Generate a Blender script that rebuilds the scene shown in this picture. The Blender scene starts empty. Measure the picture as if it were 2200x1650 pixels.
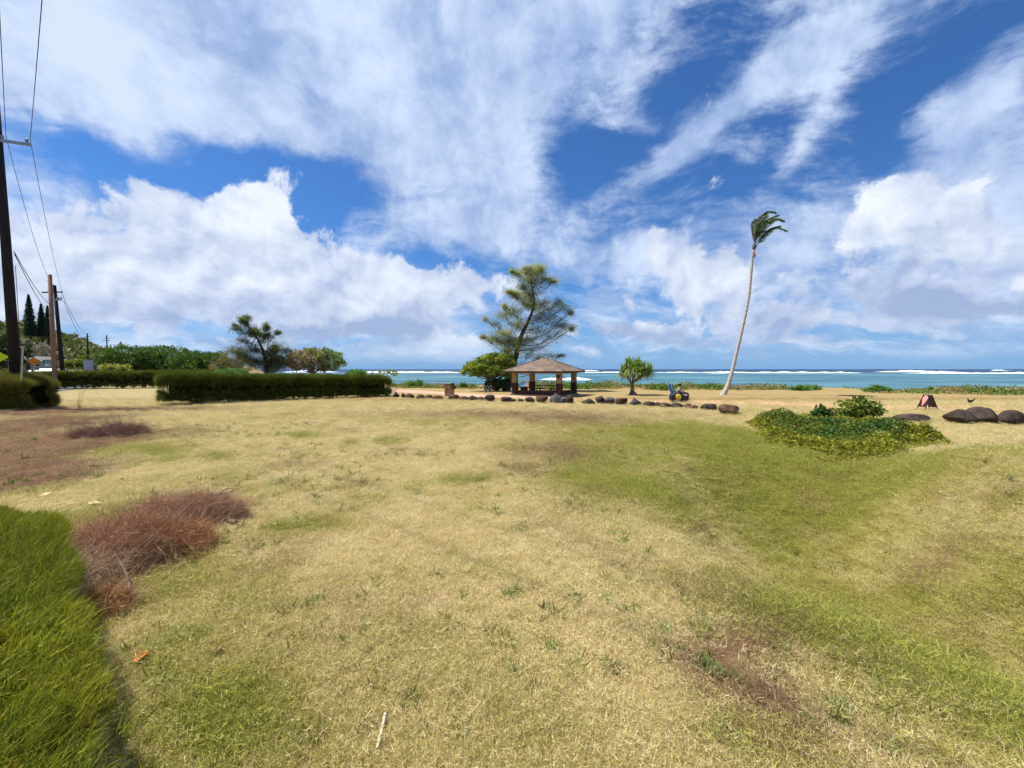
import bpy, bmesh, math
import numpy as np
from mathutils import Vector

scene = bpy.context.scene
COL = scene.collection
rng = np.random.default_rng(7)
R = math.radians

# ------------------------------------------------------------------ camera
CAM_H = 2.4
FPX = 826.0                      # focal length in pixels of the 2200 px wide photograph
PITCH = math.atan(32 / FPX)      # looking slightly down
cam = bpy.data.cameras.new('camera')
cam.sensor_width = 36
cam.lens = 36 * FPX / 2200
cam.clip_start = 0.05
cam.clip_end = 60000
cam_o = bpy.data.objects.new('camera', cam)
cam_o.location = (0, 0, CAM_H)
cam_o.rotation_euler = (math.pi / 2 - PITCH, 0, 0)
COL.objects.link(cam_o)
scene.camera = cam_o

FWD = np.array([0, math.cos(PITCH), -math.sin(PITCH)])
UP = np.array([0, math.sin(PITCH), math.cos(PITCH)])
RT = np.array([1.0, 0, 0])


def ray(px, py):
    d = FWD + (px - 1100) / FPX * RT + (825 - py) / FPX * UP
    return d


def at(px, py, Y):
    """the place seen at that spot of the photograph, Y metres in front"""
    d = ray(px, py)
    return np.array([0, 0, CAM_H]) + d * (Y / d[1])


# ------------------------------------------------------------------ sun, view
SUN_DIR = np.array([-0.72, 0.14, 1.50])
SUN_DIR /= np.linalg.norm(SUN_DIR)
sun = bpy.data.lights.new('sun', 'SUN')
sun.energy = 5.0
sun.angle = R(0.53)
sun.color = (1.0, 0.955, 0.88)
sun_o = bpy.data.objects.new('sun', sun)
sun_o.rotation_euler = Vector(SUN_DIR).to_track_quat('Z', 'Y').to_euler()
sun_o.location = (0, 0, 60)
COL.objects.link(sun_o)
vs = scene.view_settings
vs.view_transform = 'Standard'
vs.look = 'None'
vs.exposure = 0.6
vs.gamma = 1.0
vs.use_curve_mapping = False
scene.cycles.use_adaptive_sampling = True
scene.cycles.adaptive_threshold = 0.025
scene.cycles.max_bounces = 5
scene.cycles.diffuse_bounces = 3
scene.cycles.glossy_bounces = 2
scene.cycles.transmission_bounces = 4
scene.cycles.transparent_max_bounces = 6
scene.cycles.sample_clamp_indirect = 4


def S(r, g, b, k=1.0):
    def f(c):
        c /= 255
        return c / 12.92 if c <= .04045 else ((c + .055) / 1.055) ** 2.4
    return (f(r) * k, f(g) * k, f(b) * k)


# ------------------------------------------------------------------ node helper
class NT:
    def __init__(s, tree):
        s.t = tree
        s.n = tree.nodes
        s.l = tree.links

    def new(s, typ, **kw):
        nd = s.n.new(typ)
        for k, v in kw.items():
            setattr(nd, k, v)
        return nd

    def put(s, sock, v):
        if v is None:
            return
        if hasattr(v, 'is_linked'):
            s.l.new(v, sock)
        elif isinstance(v, (tuple, list)) and len(v) == 3 and sock.type == 'RGBA':
            sock.default_value = (*v, 1)
        else:
            sock.default_value = v

    def m(s, op, a, b=None, c=None, clamp=False):
        nd = s.new('ShaderNodeMath', operation=op)
        nd.use_clamp = clamp
        s.put(nd.inputs[0], a)
        if b is not None:
            s.put(nd.inputs[1], b)
        if c is not None:
            s.put(nd.inputs[2], c)
        return nd.outputs[0]

    def vm(s, op, a, b=None, scale=None):
        nd = s.new('ShaderNodeVectorMath', operation=op)
        s.put(nd.inputs[0], a)
        if b is not None:
            s.put(nd.inputs[1], b)
        if scale is not None:
            s.put(nd.inputs['Scale'], scale)
        return nd.outputs['Value'] if op in ('DOT_PRODUCT', 'LENGTH') else nd.outputs['Vector']

    def mix(s, f, a, b, blend='MIX'):
        nd = s.new('ShaderNodeMix', data_type='RGBA', blend_type=blend)
        nd.clamp_factor = True
        s.put(nd.inputs['Factor'], f)
        s.put([i for i in nd.inputs if i.name == 'A' and i.type == 'RGBA'][0], a)
        s.put([i for i in nd.inputs if i.name == 'B' and i.type == 'RGBA'][0], b)
        return [o for o in nd.outputs if o.type == 'RGBA'][0]

    def ss(s, x, a, b):
        nd = s.new('ShaderNodeMapRange', interpolation_type='SMOOTHSTEP')
        s.put(nd.inputs[0], x)
        nd.inputs[1].default_value = a
        nd.inputs[2].default_value = b
        return nd.outputs[0]

    def noise(s, vec, scale, detail=4, rough=.5, dist=0, lac=2.0, color=False, typ='FBM'):
        nd = s.new('ShaderNodeTexNoise', noise_dimensions='3D')
        nd.noise_type = typ
        s.put(nd.inputs['Vector'], vec)
        nd.inputs['Scale'].default_value = scale
        nd.inputs['Detail'].default_value = detail
        nd.inputs['Roughness'].default_value = rough
        nd.inputs['Lacunarity'].default_value = lac
        nd.inputs['Distortion'].default_value = dist
        return nd.outputs['Color' if color else 'Fac']

    def mapping(s, vec, loc=(0, 0, 0), rot=(0, 0, 0), scale=(1, 1, 1), typ='POINT'):
        nd = s.new('ShaderNodeMapping', vector_type=typ)
        s.put(nd.inputs['Vector'], vec)
        nd.inputs['Location'].default_value = loc
        nd.inputs['Rotation'].default_value = rot
        nd.inputs['Scale'].default_value = scale
        return nd.outputs[0]

    def attr(s, name, out='Fac', typ='GEOMETRY'):
        nd = s.new('ShaderNodeAttribute', attribute_type=typ, attribute_name=name)
        return nd.outputs[out]


# ------------------------------------------------------------------ sky: Nishita with two layers of cloud
world = bpy.data.worlds.new('World')
scene.world = world
world.use_nodes = True
world.cycles.sampling_method = 'NONE'
w = NT(world.node_tree)
w.n.clear()
sky = w.new('ShaderNodeTexSky', sky_type='NISHITA')
sky.sun_disc = False
sky.sun_elevation = math.asin(SUN_DIR[2])
sky.sun_rotation = math.atan2(SUN_DIR[0], SUN_DIR[1])
sky.altitude = 0
sky.air_density = 1.0
sky.dust_density = 0.3
sky.ozone_density = 3.0
tc = w.new('ShaderNodeTexCoord')
sep = w.new('ShaderNodeSeparateXYZ')
w.l.new(tc.outputs['Generated'], sep.inputs[0])
dx, dy, dz = sep.outputs
# stereographic plane of directions: round things in the sky stay round everywhere
k = w.m('DIVIDE', 2.0, w.m('MAXIMUM', w.m('ADD', dy, 1.0), 0.08))
cuv = w.new('ShaderNodeCombineXYZ')
w.put(cuv.inputs[0], w.m('MULTIPLY', dx, k))
w.put(cuv.inputs[1], w.m('MULTIPLY', dz, k))
UV = cuv.outputs[0]


def sky_uv(px, py):
    d = ray(px, py)
    d = d / np.linalg.norm(d)
    return np.array([d[0], d[2]]) * 2 / (1 + d[1])


def blob_field(vec, blobs):
    total = None
    for (px, py, rx, ry, ang, wt) in blobs:
        c = sky_uv(px, py)
        a = R(ang)
        ex = np.array([math.cos(a), math.sin(a)])
        ey = np.array([-math.sin(a), math.cos(a)])
        e1 = (sky_uv(px + ex[0] * 20, py + ex[1] * 20) - c) / 20 * rx
        e2 = (sky_uv(px + ey[0] * 20, py + ey[1] * 20) - c) / 20 * ry
        r1 = float(np.linalg.norm(e1))
        r2 = float(abs(e1[0] * e2[1] - e1[1] * e2[0]) / r1)
        src = vec
        if total is not None:       # keeps the node stack short: each blob waits for the one before
            nd = w.new('ShaderNodeVectorMath', operation='MULTIPLY_ADD')
            w.put(nd.inputs[0], total)
            nd.inputs[1].default_value = (1e-7, 1e-7, 0)
            w.put(nd.inputs[2], vec)
            src = nd.outputs[0]
        mp = w.mapping(src, loc=(float(c[0]), float(c[1]), 0), rot=(0, 0, math.atan2(e1[1], e1[0])),
                       scale=(r1, r2, 1), typ='TEXTURE')
        q = w.vm('DOT_PRODUCT', mp, mp)
        g = w.m('POWER', 0.42, q)
        total = w.m('MULTIPLY', g, wt) if total is None else w.m('MULTIPLY_ADD', g, wt, total)
    return total


# high sheets and streaks: (pixel x, y, radius along, radius across, angle clockwise, weight); minus = open blue
HIGH = [
    (280, 130, 520, 170, 8, .75), (820, 200, 360, 170, 12, .70), (1000, 60, 420, 110, 0, .50), (1150, 150, 260, 150, 20, .5),
    (560, 285, 330, 42, 6, .62), (950, 300, 170, 90, 20, .5), (200, 240, 300, 60, 14, .35), (400, 345, 120, 26, 25, .3),
    (1040, 380, 90, 150, 0, .65), (860, 480, 130, 90, 10, .5), (1100, 440, 110, 70, -30, .45),
    (570, 400, 230, 60, 8, -1.3), (700, 480, 60, 80, 0, -.95), (250, 365, 210, 30, 20, -.55), (640, 215, 60, 32, 20, -.38),
    (925, 400, 26, 60, 10, -.45), (930, 565, 110, 30, 5, -.55),
    (1280, 345, 115, 105, -20, -1.2), (1430, 190, 60, 130, 25, -.55), (1560, 60, 80, 60, 10, -.2),
    (1440, 330, 250, 30, -37, .8), (1600, 190, 170, 42, -36, .4), (1760, 80, 190, 50, -28, .65), (1900, 40, 130, 30, -20, .35),
    (1560, 415, 110, 34, -25, -.6), (1620, 320, 110, 60, -40, -.35),
    (1740, 280, 26, 120, 22, .45), (1820, 250, 60, 60, 0, .25), (1890, 230, 110, 60, -35, -.75), (2080, 110, 150, 50, -30, -.8),
    (1700, 400, 90, 40, -35, -.3), (1900, 330, 60, 60, -30, -.4),
    (1780, 520, 260, 110, -8, .60), (2050, 330, 170, 110, -30, .62), (2140, 200, 60, 90, 30, .5), (2100, 480, 180, 110, 0, .6),
    (1230, 540, 170, 30, 3, .55), (1340, 560, 120, 24, 0, .4), (1240, 660, 60, 46, 0, -.5), (1050, 580, 60, 40, 0, -.4),
]
# heaped clouds lower down
HEAP = [
    (120, 550, 300, 120, 0, .72), (470, 545, 190, 95, 0, .62), (530, 455, 80, 55, 0, .85), (330, 430, 55, 55, 0, .55), (620, 540, 90, 70, 20, .5),
    (740, 610, 160, 70, 0, .7), (990, 620, 110, 46, 0, .72), (880, 690, 100, 34, 0, .55), (330, 660, 420, 50, 0, .5),
    (1490, 590, 110, 70, 0, .68), (1420, 520, 34, 44, 0, .5), (1620, 640, 120, 50, 0, .4), (1900, 430, 110, 60, -20, .62), (2010, 560, 240, 80, 0, .55), (2130, 400, 120, 90, -20, .4),
    (2000, 640, 200, 42, 0, .8), (1660, 690, 80, 26, 0, .75), (1420, 715, 130, 26, 0, .5), (1300, 700, 90, 24, 0, .5), (1850, 700, 80, 18, 0, .4),
    (985, 745, 80, 22, 0, .85), (820, 752, 100, 16, 0, .6), (780, 700, 110, 24, 0, .6), (640, 712, 90, 16, 0, .5), (560, 735, 120, 12, 0, .35), (1130, 720, 80, 14, 0, .5), (900, 764, 420, 14, 0, .42), (1560, 735, 120, 12, 0, .5), (1200, 640, 60, 40, 0, .2), (1760, 745, 200, 12, 0, .45), (2080, 715, 160, 14, 0, .3),
]
wn = w.noise(UV, 2.6, 3, .5, color=True)
warp = w.vm('SCALE', w.vm('SUBTRACT', wn, (.5, .5, .5)), scale=.13)
UVW = w.vm('ADD', UV, warp)
wn2 = w.noise(UV, 11, 4, .55, color=True)
UVH = w.vm('ADD', UVW, w.vm('SCALE', w.vm('SUBTRACT', wn2, (.5, .5, .5)), scale=.035))
streak = w.mapping(UVH, rot=(0, 0, R(-33)), scale=(2.4, 9, 1))
nS = w.noise(streak, 1.7, 7, .66)
nF = w.noise(UVH, 5.5, 7, .64)
covH = w.m('ADD', blob_field(UVH, HIGH), w.m('MULTIPLY_ADD', w.m('SUBTRACT', nF, .5), 2.1, w.m('MULTIPLY', w.m('SUBTRACT', nS, .5), 2.0)))
covH = w.m('ADD', covH, .29)
aH = w.ss(covH, -.15, 1.0)
nL = w.noise(UVW, 3.2, 5, .6)
colH = w.mix(w.ss(w.m('MULTIPLY_ADD', nF, .5, w.m('MULTIPLY', nL, .5)), .36, .62), (1.95, 2.85, 4.9), (4.6, 5.4, 6.9))


HB = blob_field(UVW, HEAP)
nD = w.noise(UVH, 8.0, 8, .62)
D0 = w.m('ADD', HB, w.m('MULTIPLY', w.m('SUBTRACT', nD, .5), 2.1))
aC = w.ss(D0, .29, .53)
# light and shade inside the heaps: denser towards the sun means shade here
sA = w.noise(UVH, 9.0, 5, .55)
sB = w.noise(w.vm('ADD', UVH, (-.014, .03, 0)), 9.0, 5, .55)
lit = w.m('MULTIPLY_ADD', w.m('SUBTRACT', sA, sB), 2.0, .56)
lit = w.m('MULTIPLY_ADD', w.m('SUBTRACT', nD, .5), .5, lit, clamp=True)
SHADE = [(300, 690, 450, 50, 0, .22), (850, 712, 140, 30, 0, .75), (640, 715, 110, 20, 0, .5), (1560, 738, 160, 14, 0, .4), (2010, 650, 230, 34, 0, .85), (1650, 700, 100, 26, 0, .55),
         (1400, 730, 150, 26, 0, .45), (1850, 715, 150, 24, 0, .3), (2080, 560, 150, 40, 0, .3), (1300, 710, 100, 24, 0, .35), (540, 440, 90, 70, 0, -.5), (1880, 400, 90, 40, -20, -.4), (990, 738, 60, 22, 0, -.35)]
lit = w.m('SUBTRACT', lit, blob_field(UVH, SHADE), clamp=True)
colC = w.mix(lit, (2.45, 3.15, 4.8), (6.2, 6.6, 7.3))
# sky base: a touch deeper and cleaner than the bare model
base = w.new('ShaderNodeGamma')
w.put(base.inputs[0], sky.outputs[0])
base.inputs[1].default_value = 1.0
skyc = w.mix(1.0, base.outputs[0], (.30, .56, .86), 'MULTIPLY')
hor = w.ss(dz, .0, .16)
skyc = w.mix(w.m('MULTIPLY', w.m('SUBTRACT', 1.0, w.ss(dz, -.02, .20)), .85), skyc, (1.55, 2.9, 5.2))
colall = w.mix(w.m('MULTIPLY', aH, w.ss(dz, .0, .12)), skyc, colH)
aC2 = w.m('MULTIPLY', aC, w.m('MULTIPLY', w.ss(dz, .004, .10), .93))
# thin broken layers low over the sea
nB = w.noise(w.mapping(UVH, scale=(6, 17, 1)), 1.0, 7, .62)
nB2 = w.noise(w.mapping(UVH, scale=(7, 20, 1), loc=(3, 1, 0)), 1.0, 5, .6)
aL = w.m('MULTIPLY', w.m('MULTIPLY', w.ss(nB, .40, .62), w.ss(dz, .004, .05)), w.m('SUBTRACT', 1.0, w.ss(dz, .12, .32)))
colall = w.mix(w.m('MULTIPLY', aL, .7), colall, w.mix(w.ss(nB2, .38, .62), (2.5, 3.4, 5.2), (4.9, 5.6, 6.9)))
colall = w.mix(aC2, colall, colC)
bg = w.new('ShaderNodeBackground')
w.put(bg.inputs[0], colall)
bg.inputs[1].default_value = 0.1
wo = w.new('ShaderNodeOutputWorld')
w.l.new(bg.outputs[0], wo.inputs[0])

# ------------------------------------------------------------------ numpy noise
_tab = np.random.default_rng(99).random((256, 256))


def vnoise(x, y, seed=0):
    x = np.asarray(x, float) + seed * 17.31
    y = np.asarray(y, float) + seed * 7.77
    xi = np.floor(x).astype(int)
    yi = np.floor(y).astype(int)
    fx = x - xi
    fy = y - yi
    fx = fx * fx * (3 - 2 * fx)
    fy = fy * fy * (3 - 2 * fy)
    a = _tab[xi & 255, yi & 255]
    b = _tab[(xi + 1) & 255, yi & 255]
    c = _tab[xi & 255, (yi + 1) & 255]
    d = _tab[(xi + 1) & 255, (yi + 1) & 255]
    return (a * (1 - fx) + b * fx) * (1 - fy) + (c * (1 - fx) + d * fx) * fy


def fbm(x, y, seed=0, oct=4, rough=.5):
    t = 0
    a = 1
    n = 0
    for i in range(oct):
        t = t + a * vnoise(np.asarray(x) * 2 ** i, np.asarray(y) * 2 ** i, seed + i * 3)
        n += a
        a *= rough
    return t / n


def sstep(x, a, b):
    t = np.clip((np.asarray(x, float) - a) / (b - a), 0, 1)
    return t * t * (3 - 2 * t)


# ------------------------------------------------------------------ terrain
SEA_Z = -2.0


def shore_y(x):
    x = np.asarray(x, float)
    y = 50 - 10 * sstep(x, 10, 52) + 26 * sstep(-x, 8, 38) + sstep(-x, 46, 62) * np.maximum(-x * 1.5 - 76, 0)
    return y + 1.6 * (fbm(x * .08, x * 0 + 3.3, 5) - .5) * 2


GULLY = np.array([(13.0, 15.5), (9.0, 11.5), (5.9, 7.9), (4.9, 5.5), (6.0, 3.7), (9.8, 2.0)])


def seg_dist(x, y, P):
    d = np.full(np.shape(x), 1e9)
    for a, b in zip(P[:-1], P[1:]):
        v = b - a
        t = np.clip(((x - a[0]) * v[0] + (y - a[1]) * v[1]) / (v @ v), 0, 1)
        d = np.minimum(d, np.hypot(x - a[0] - t * v[0], y - a[1] - t * v[1]))
    return d


def height(x, y):
    x = np.asarray(x, float)
    y = np.asarray(y, float)
    r = np.hypot(x + 1.5, y)
    h = 0.32 * np.exp(-(r / 8.0) ** 2)
    h = h - (1.5 - 1.1 * sstep(y, 7.0, 13.0)) * np.exp(-(seg_dist(x, y, GULLY) / 2.05) ** 3) * sstep(y, -2, 4)
    h = h - 0.28 * np.exp(-(((x - 13.1) / 3.2) ** 2 + ((y - 15.6) / 3.4) ** 2))
    h = h + 0.72 * np.exp(-(((x - 10.4) / 2.6) ** 2 + ((y - 7.6) / 2.4) ** 2))
    h = h + 0.10 * (fbm(x * .22, y * .22, 1, 3) - .5) * sstep(30 - y, 0, 15)
    h = h + 0.05 * (fbm(x * .9, y * .9, 2, 3) - .5) * sstep(26 - y, 0, 14)
    h = h + 3.4 * sstep(y, 55, 150) * sstep(-x, 48, 100)
    sy = shore_y(x)
    h = h + .35 * sstep(y, sy - 6, sy - 1.5) * sstep(fbm(x * .3, y * .3, 8), .3, .7)
    h = h - 9.0 * sstep(y, sy - 1.0, sy + 9)
    return h


def ground(px, py):
    """where the line of sight through that spot of the photograph meets the ground"""
    d = ray(px, py)
    d = d / d[1]
    Y = np.concatenate([np.linspace(1.0, 12, 900), np.linspace(12.02, 120, 3000)])
    z = CAM_H + d[2] * Y
    hit = np.nonzero(z <= height(d[0] * Y, Y))[0]
    Yh = Y[hit[0]] if len(hit) else 120
    return np.array([d[0] * Yh, Yh, float(height(d[0] * Yh, Yh))])


def gz(x, y):
    return float(height(x, y))


# patches of lawn (pixel centre, half sizes, amount) carried over to metres on the ground
def patch(px, py, rx, ry, amt):
    c = ground(px, py)
    a = ground(px, py - ry * .9)
    b = ground(px, py + ry * .9)
    return (c[0], c[1], rx * c[1] / FPX, max((a[1] - b[1]) / 2, .12), amt)


GREEN = [patch(*p) for p in [
    (1400, 940, 220, 50, .7), (1300, 1040, 130, 50, .65), (1400, 1060, 70, 22, .7), (1250, 985, 90, 30, .25), (1560, 930, 120, 40, .3),
    (1750, 1130, 330, 120, .2), (1500, 1245, 160, 26, .45), (1700, 1330, 170, 30, .7), (1920, 1400, 230, 34, .85), (2050, 1450, 110, 24, .4), (1840, 1310, 130, 30, .3),
    (2120, 1250, 150, 130, .28), (1980, 1000, 160, 36, .45), (1650, 1000, 150, 40, .38), (1680, 960, 100, 20, .3), (1800, 1010, 200, 22, .35), (1850, 1060, 80, 16, .3), (2150, 1090, 120, 20, .25),
    (420, 1560, 160, 130, .75), (360, 1400, 120, 70, .7), (330, 1270, 130, 50, .45), (400, 1190, 60, 22, .6), (540, 1500, 110, 110, .3), (640, 1610, 120, 50, .25), (290, 1100, 130, 34, .45), (600, 1300, 160, 80, .15),
    (200, 965, 160, 26, .45), (350, 990, 60, 12, .4), (320, 975, 45, 10, .5), (640, 935, 55, 8, .5), (740, 955, 26, 6, .55), (860, 945, 22, 6, .6),
    (1010, 1025, 55, 12, .55), (650, 1130, 60, 24, .7), (1085, 962, 34, 6, .5), (480, 980, 38, 7, .5), (1115, 1133, 24, 8, .5), (960, 1200, 25, 10, .35), (745, 1095, 24, 8, .4),
    (960, 905, 90, 8, .3), (840, 900, 50, 6, .25), (900, 1380, 140, 60, .12), (1050, 1560, 160, 50, .14), (1520, 1560, 30, 14, .5), (1660, 1640, 50, 12, .4), (1900, 1560, 60, 20, .3)]]
BROWN = [patch(*p) for p in [
    (1100, 890, 300, 10, .5), (1240, 905, 130, 12, .45), (1180, 968, 90, 26, .6), (1120, 1005, 80, 14, .35), (1520, 1430, 100, 50, .95), (1630, 1510, 100, 50, .8), (1590, 1390, 80, 22, .9),
    (1700, 1590, 140, 40, .3), (2000, 1225, 100, 36, .4), (30, 985, 90, 60, 1.7), (20, 955, 90, 34, 1.7), (15, 1018, 95, 30, 1.7), (70, 905, 70, 12, 1.6), (30, 925, 70, 28, 1.7), (10, 1045, 90, 24, 1.7), (250, 880, 180, 5, 1.4), (80, 888, 80, 8, 1.6), (160, 1020, 60, 26, .5),
    (2130, 1060, 90, 26, .35), (1290, 1060, 40, 16, .3), (640, 1000, 90, 10, .25), (1200, 1090, 50, 14, .3), (420, 925, 120, 10, .2), (880, 975, 60, 8, .3)]]


def zones(x, y):
    """greenness, bare brown thatch and sandy dryness of the turf"""
    x = np.asarray(x, float)
    y = np.asarray(y, float)
    wx = x + .5 * (fbm(x * .8, y * .8, 31) - .5) * np.clip(y * .25, .6, 4)
    wy = y + .5 * (fbm(x * .8, y * .8, 37) - .5) * np.clip(y * .25, .6, 4)
    g = np.zeros_like(x)
    b = np.zeros_like(x)
    for (cx, cy, rx, ry, a) in GREEN:
        g = g + a * np.exp(-(((wx - cx) / rx) ** 2 + ((wy - cy) / ry) ** 2))
    for (cx, cy, rx, ry, a) in BROWN:
        b = b + a * np.exp(-(((wx - cx) / rx) ** 2 + ((wy - cy) / ry) ** 2))
    n1 = fbm(x * .35, y * .35, 11, 4)
    n2 = fbm(x * 1.7, y * 1.7, 12, 4)
    g = g + .26 * np.exp(-(seg_dist(x, y, GULLY) / 1.8) ** 2)
    g = g * (.45 + 1.0 * n2) + .12 * sstep(n1 * .6 + n2 * .4, .45, .72) + .24 * sstep(fbm(x * 1.6, y * 1.6, 19, 5, .6), .60, .72) + .03
    b = b * (.5 + 1.0 * n2) + .30 * sstep(fbm(x * 1.0, y * 1.0, 15, 5, .6), .58, .78)
    s = sstep(y, 27.5, 31) * sstep(x, -20, -8)
    g = g * (1 - .75 * s)
    far = sstep(y, 19, 27)
    g = g * (1 - .45 * far)
    return np.clip(g, 0, 1), np.clip(b, 0, 1), s


# ------------------------------------------------------------------ mesh helpers
def finish(name, me, mat, parent=None):
    o = bpy.data.objects.new(name, me)
    if mat is not None:
        for mm in (mat if isinstance(mat, (list, tuple)) else [mat]):
            me.materials.append(mm)
    COL.objects.link(o)
    if parent is not None:
        o.parent = parent
    return o


def np_mesh(name, V, groups, mat=None, parent=None, smooth=False, attrs=None):
    """groups: list of (n,k) index arrays"""
    me = bpy.data.meshes.new(name)
    V = np.asarray(V, np.float32)
    me.vertices.add(len(V))
    me.vertices.foreach_set('co', V.ravel())
    groups = [np.asarray(g, np.int32) for g in groups if len(g)]
    nl = sum(g.size for g in groups)
    nf = sum(len(g) for g in groups)
    if nf:
        me.loops.add(nl)
        me.polygons.add(nf)
        me.loops.foreach_set('vertex_index', np.concatenate([g.ravel() for g in groups]))
        tot = np.concatenate([np.full(len(g), g.shape[1], np.int32) for g in groups])
        start = np.concatenate([[0], np.cumsum(tot)[:-1]]).astype(np.int32)
        me.polygons.foreach_set('loop_start', start)
        if smooth:
            me.polygons.foreach_set('use_smooth', np.ones(nf, bool))
    for k, (typ, arr) in (attrs or {}).items():
        at_ = me.attributes.new(k, typ, 'POINT')
        arr = np.asarray(arr)
        if typ == 'FLOAT':
            at_.data.foreach_set('value', arr.astype(np.float32))
        elif typ == 'INT':
            at_.data.foreach_set('value', arr.astype(np.int32))
        elif typ == 'FLOAT_VECTOR':
            at_.data.foreach_set('vector', arr.astype(np.float32).ravel())
        elif typ == 'FLOAT_COLOR':
            a4 = np.ones((len(arr), 4), np.float32)
            a4[:, :3] = arr
            at_.data.foreach_set('color', a4.ravel())
    me.update(calc_edges=True)
    return finish(name, me, mat, parent)


def tag(o, label=None, cat=None, group=None, kind=None):
    if label:
        o['label'] = label
    if cat:
        o['category'] = cat
    if group:
        o['group'] = group
    if kind:
        o['kind'] = kind
    return o


def thing(name, label, cat, loc=(0, 0, 0), rz=0, group=None):
    o = bpy.data.objects.new(name, None)
    o.empty_display_size = .2
    COL.objects.link(o)
    o.location = [float(c) for c in loc]
    o.rotation_euler = (0, 0, rz)
    return tag(o, label, cat, group)


class MB:
    def __init__(s):
        s.v = []
        s.f = []

    def add(s, vs, fs):
        n = len(s.v)
        s.v += [tuple(float(c) for c in p) for p in vs]
        s.f += [tuple(i + n for i in f) for f in fs]
        return s

    def box(s, c, size, rz=0, taper=1.0, rx=0):
        hx, hy, hz = [q / 2 for q in size]
        pts = []
        for z in (-1, 1):
            t = taper if z > 0 else 1
            for x, y in ((-1, -1), (1, -1), (1, 1), (-1, 1)):
                pts.append((x * hx * t, y * hy * t, z * hz))
        out = []
        for x, y, z in pts:
            y, z = y * math.cos(rx) - z * math.sin(rx), y * math.sin(rx) + z * math.cos(rx)
            x, y = x * math.cos(rz) - y * math.sin(rz), x * math.sin(rz) + y * math.cos(rz)
            out.append((x + c[0], y + c[1], z + c[2]))
        return s.add(out, [(3, 2, 1, 0), (4, 5, 6, 7), (0, 1, 5, 4), (1, 2, 6, 5), (2, 3, 7, 6), (3, 0, 4, 7)])

    def tube(s, pts, rad, n=8, caps=True):
        P = np.asarray(pts, float)
        rad = np.broadcast_to(np.asarray(rad, float), (len(P),))
        T = np.gradient(P, axis=0)
        T /= np.linalg.norm(T, axis=1)[:, None] + 1e-9
        ref = np.array([0.0, 0, 1]) if abs(T[:, 2]).mean() < .8 else np.array([0.0, 1, 0])
        vs = []
        for p, t, r in zip(P, T, rad):
            a = np.cross(t, ref)
            a /= np.linalg.norm(a) + 1e-9
            b = np.cross(t, a)
            for i in range(n):
                th = 2 * math.pi * i / n
                vs.append(p + r * (a * math.cos(th) + b * math.sin(th)))
        fs = []
        for j in range(len(P) - 1):
            for i in range(n):
                fs.append((j * n + i, j * n + (i + 1) % n, (j + 1) * n + (i + 1) % n, (j + 1) * n + i))
        if caps:
            fs.append(tuple(range(n))[::-1])
            fs.append(tuple((len(P) - 1) * n + i for i in range(n)))
        return s.add(vs, fs)

    def prism(s, poly, o, u, v, wv):
        """polygon poly [(a,b)] in axes u, v from origin o, extruded by wv"""
        o, u, v, wv = [np.asarray(q, float) for q in (o, u, v, wv)]
        n = len(poly)
        vs = [o + u * a + v * b for a, b in poly] + [o + u * a + v * b + wv for a, b in poly]
        fs = [tuple(range(n)), tuple(range(2 * n - 1, n - 1, -1))]
        fs += [(i, i + n, (i + 1) % n + n, (i + 1) % n) for i in range(n)]
        return s.add(vs, fs)

    def build(s, name, mat, parent=None, smooth=False, bevel=0):
        me = bpy.data.meshes.new(name)
        me.from_pydata(s.v, [], s.f)
        bm = bmesh.new()
        bm.from_mesh(me)
        bmesh.ops.recalc_face_normals(bm, faces=bm.faces)
        if bevel:
            bmesh.ops.bevel(bm, geom=list(bm.edges), offset=bevel, segments=2, affect='EDGES', profile=.6)
        bm.to_mesh(me)
        bm.free()
        if smooth:
            me.polygons.foreach_set('use_smooth', np.ones(len(me.polygons), bool))
        return finish(name, me, mat, parent)


def smooth_path(pts, n):
    P = np.asarray(pts, float)
    t = np.linspace(0, len(P) - 1, n)
    out = []
    for q in t:
        i = min(int(q), len(P) - 2)
        f = q - i
        p0 = P[max(i - 1, 0)]
        p1, p2 = P[i], P[i + 1]
        p3 = P[min(i + 2, len(P) - 1)]
        out.append(.5 * ((2 * p1) + (-p0 + p2) * f + (2 * p0 - 5 * p1 + 4 * p2 - p3) * f * f + (-p0 + 3 * p1 - 3 * p2 + p3) * f ** 3))
    return np.array(out)


def unit(a):
    a = np.asarray(a, float)
    return a / (np.linalg.norm(a, axis=-1, keepdims=True) + 1e-9)


def rand_dirs(n, r=rng):
    return unit(r.normal(size=(n, 3)))


def leaves(name, P, D, L, W, col, mat, parent=None, bend=0.0, side=None):
    """leaf-shaped quads: P base, D direction, L length, W width, col colour per leaf"""
    n = len(P)
    D = unit(D)
    L = np.broadcast_to(L, (n,))[:, None]
    W = np.broadcast_to(W, (n,))[:, None]
    sd = unit(np.cross(D, rand_dirs(n))) if side is None else unit(side)
    nn = unit(np.cross(sd, D))
    V = np.empty((n, 4, 3))
    V[:, 0] = P
    V[:, 1] = P + D * L * .45 + sd * W * .5 + nn * L * bend
    V[:, 2] = P + D * L
    V[:, 3] = P + D * L * .45 - sd * W * .5 + nn * L * bend
    F = np.arange(n * 4).reshape(n, 4)
    return np_mesh(name, V.reshape(-1, 3), [F], mat, parent, attrs={'col': ('FLOAT_COLOR', np.repeat(np.broadcast_to(col, (n, 3)), 4, axis=0))})


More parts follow.
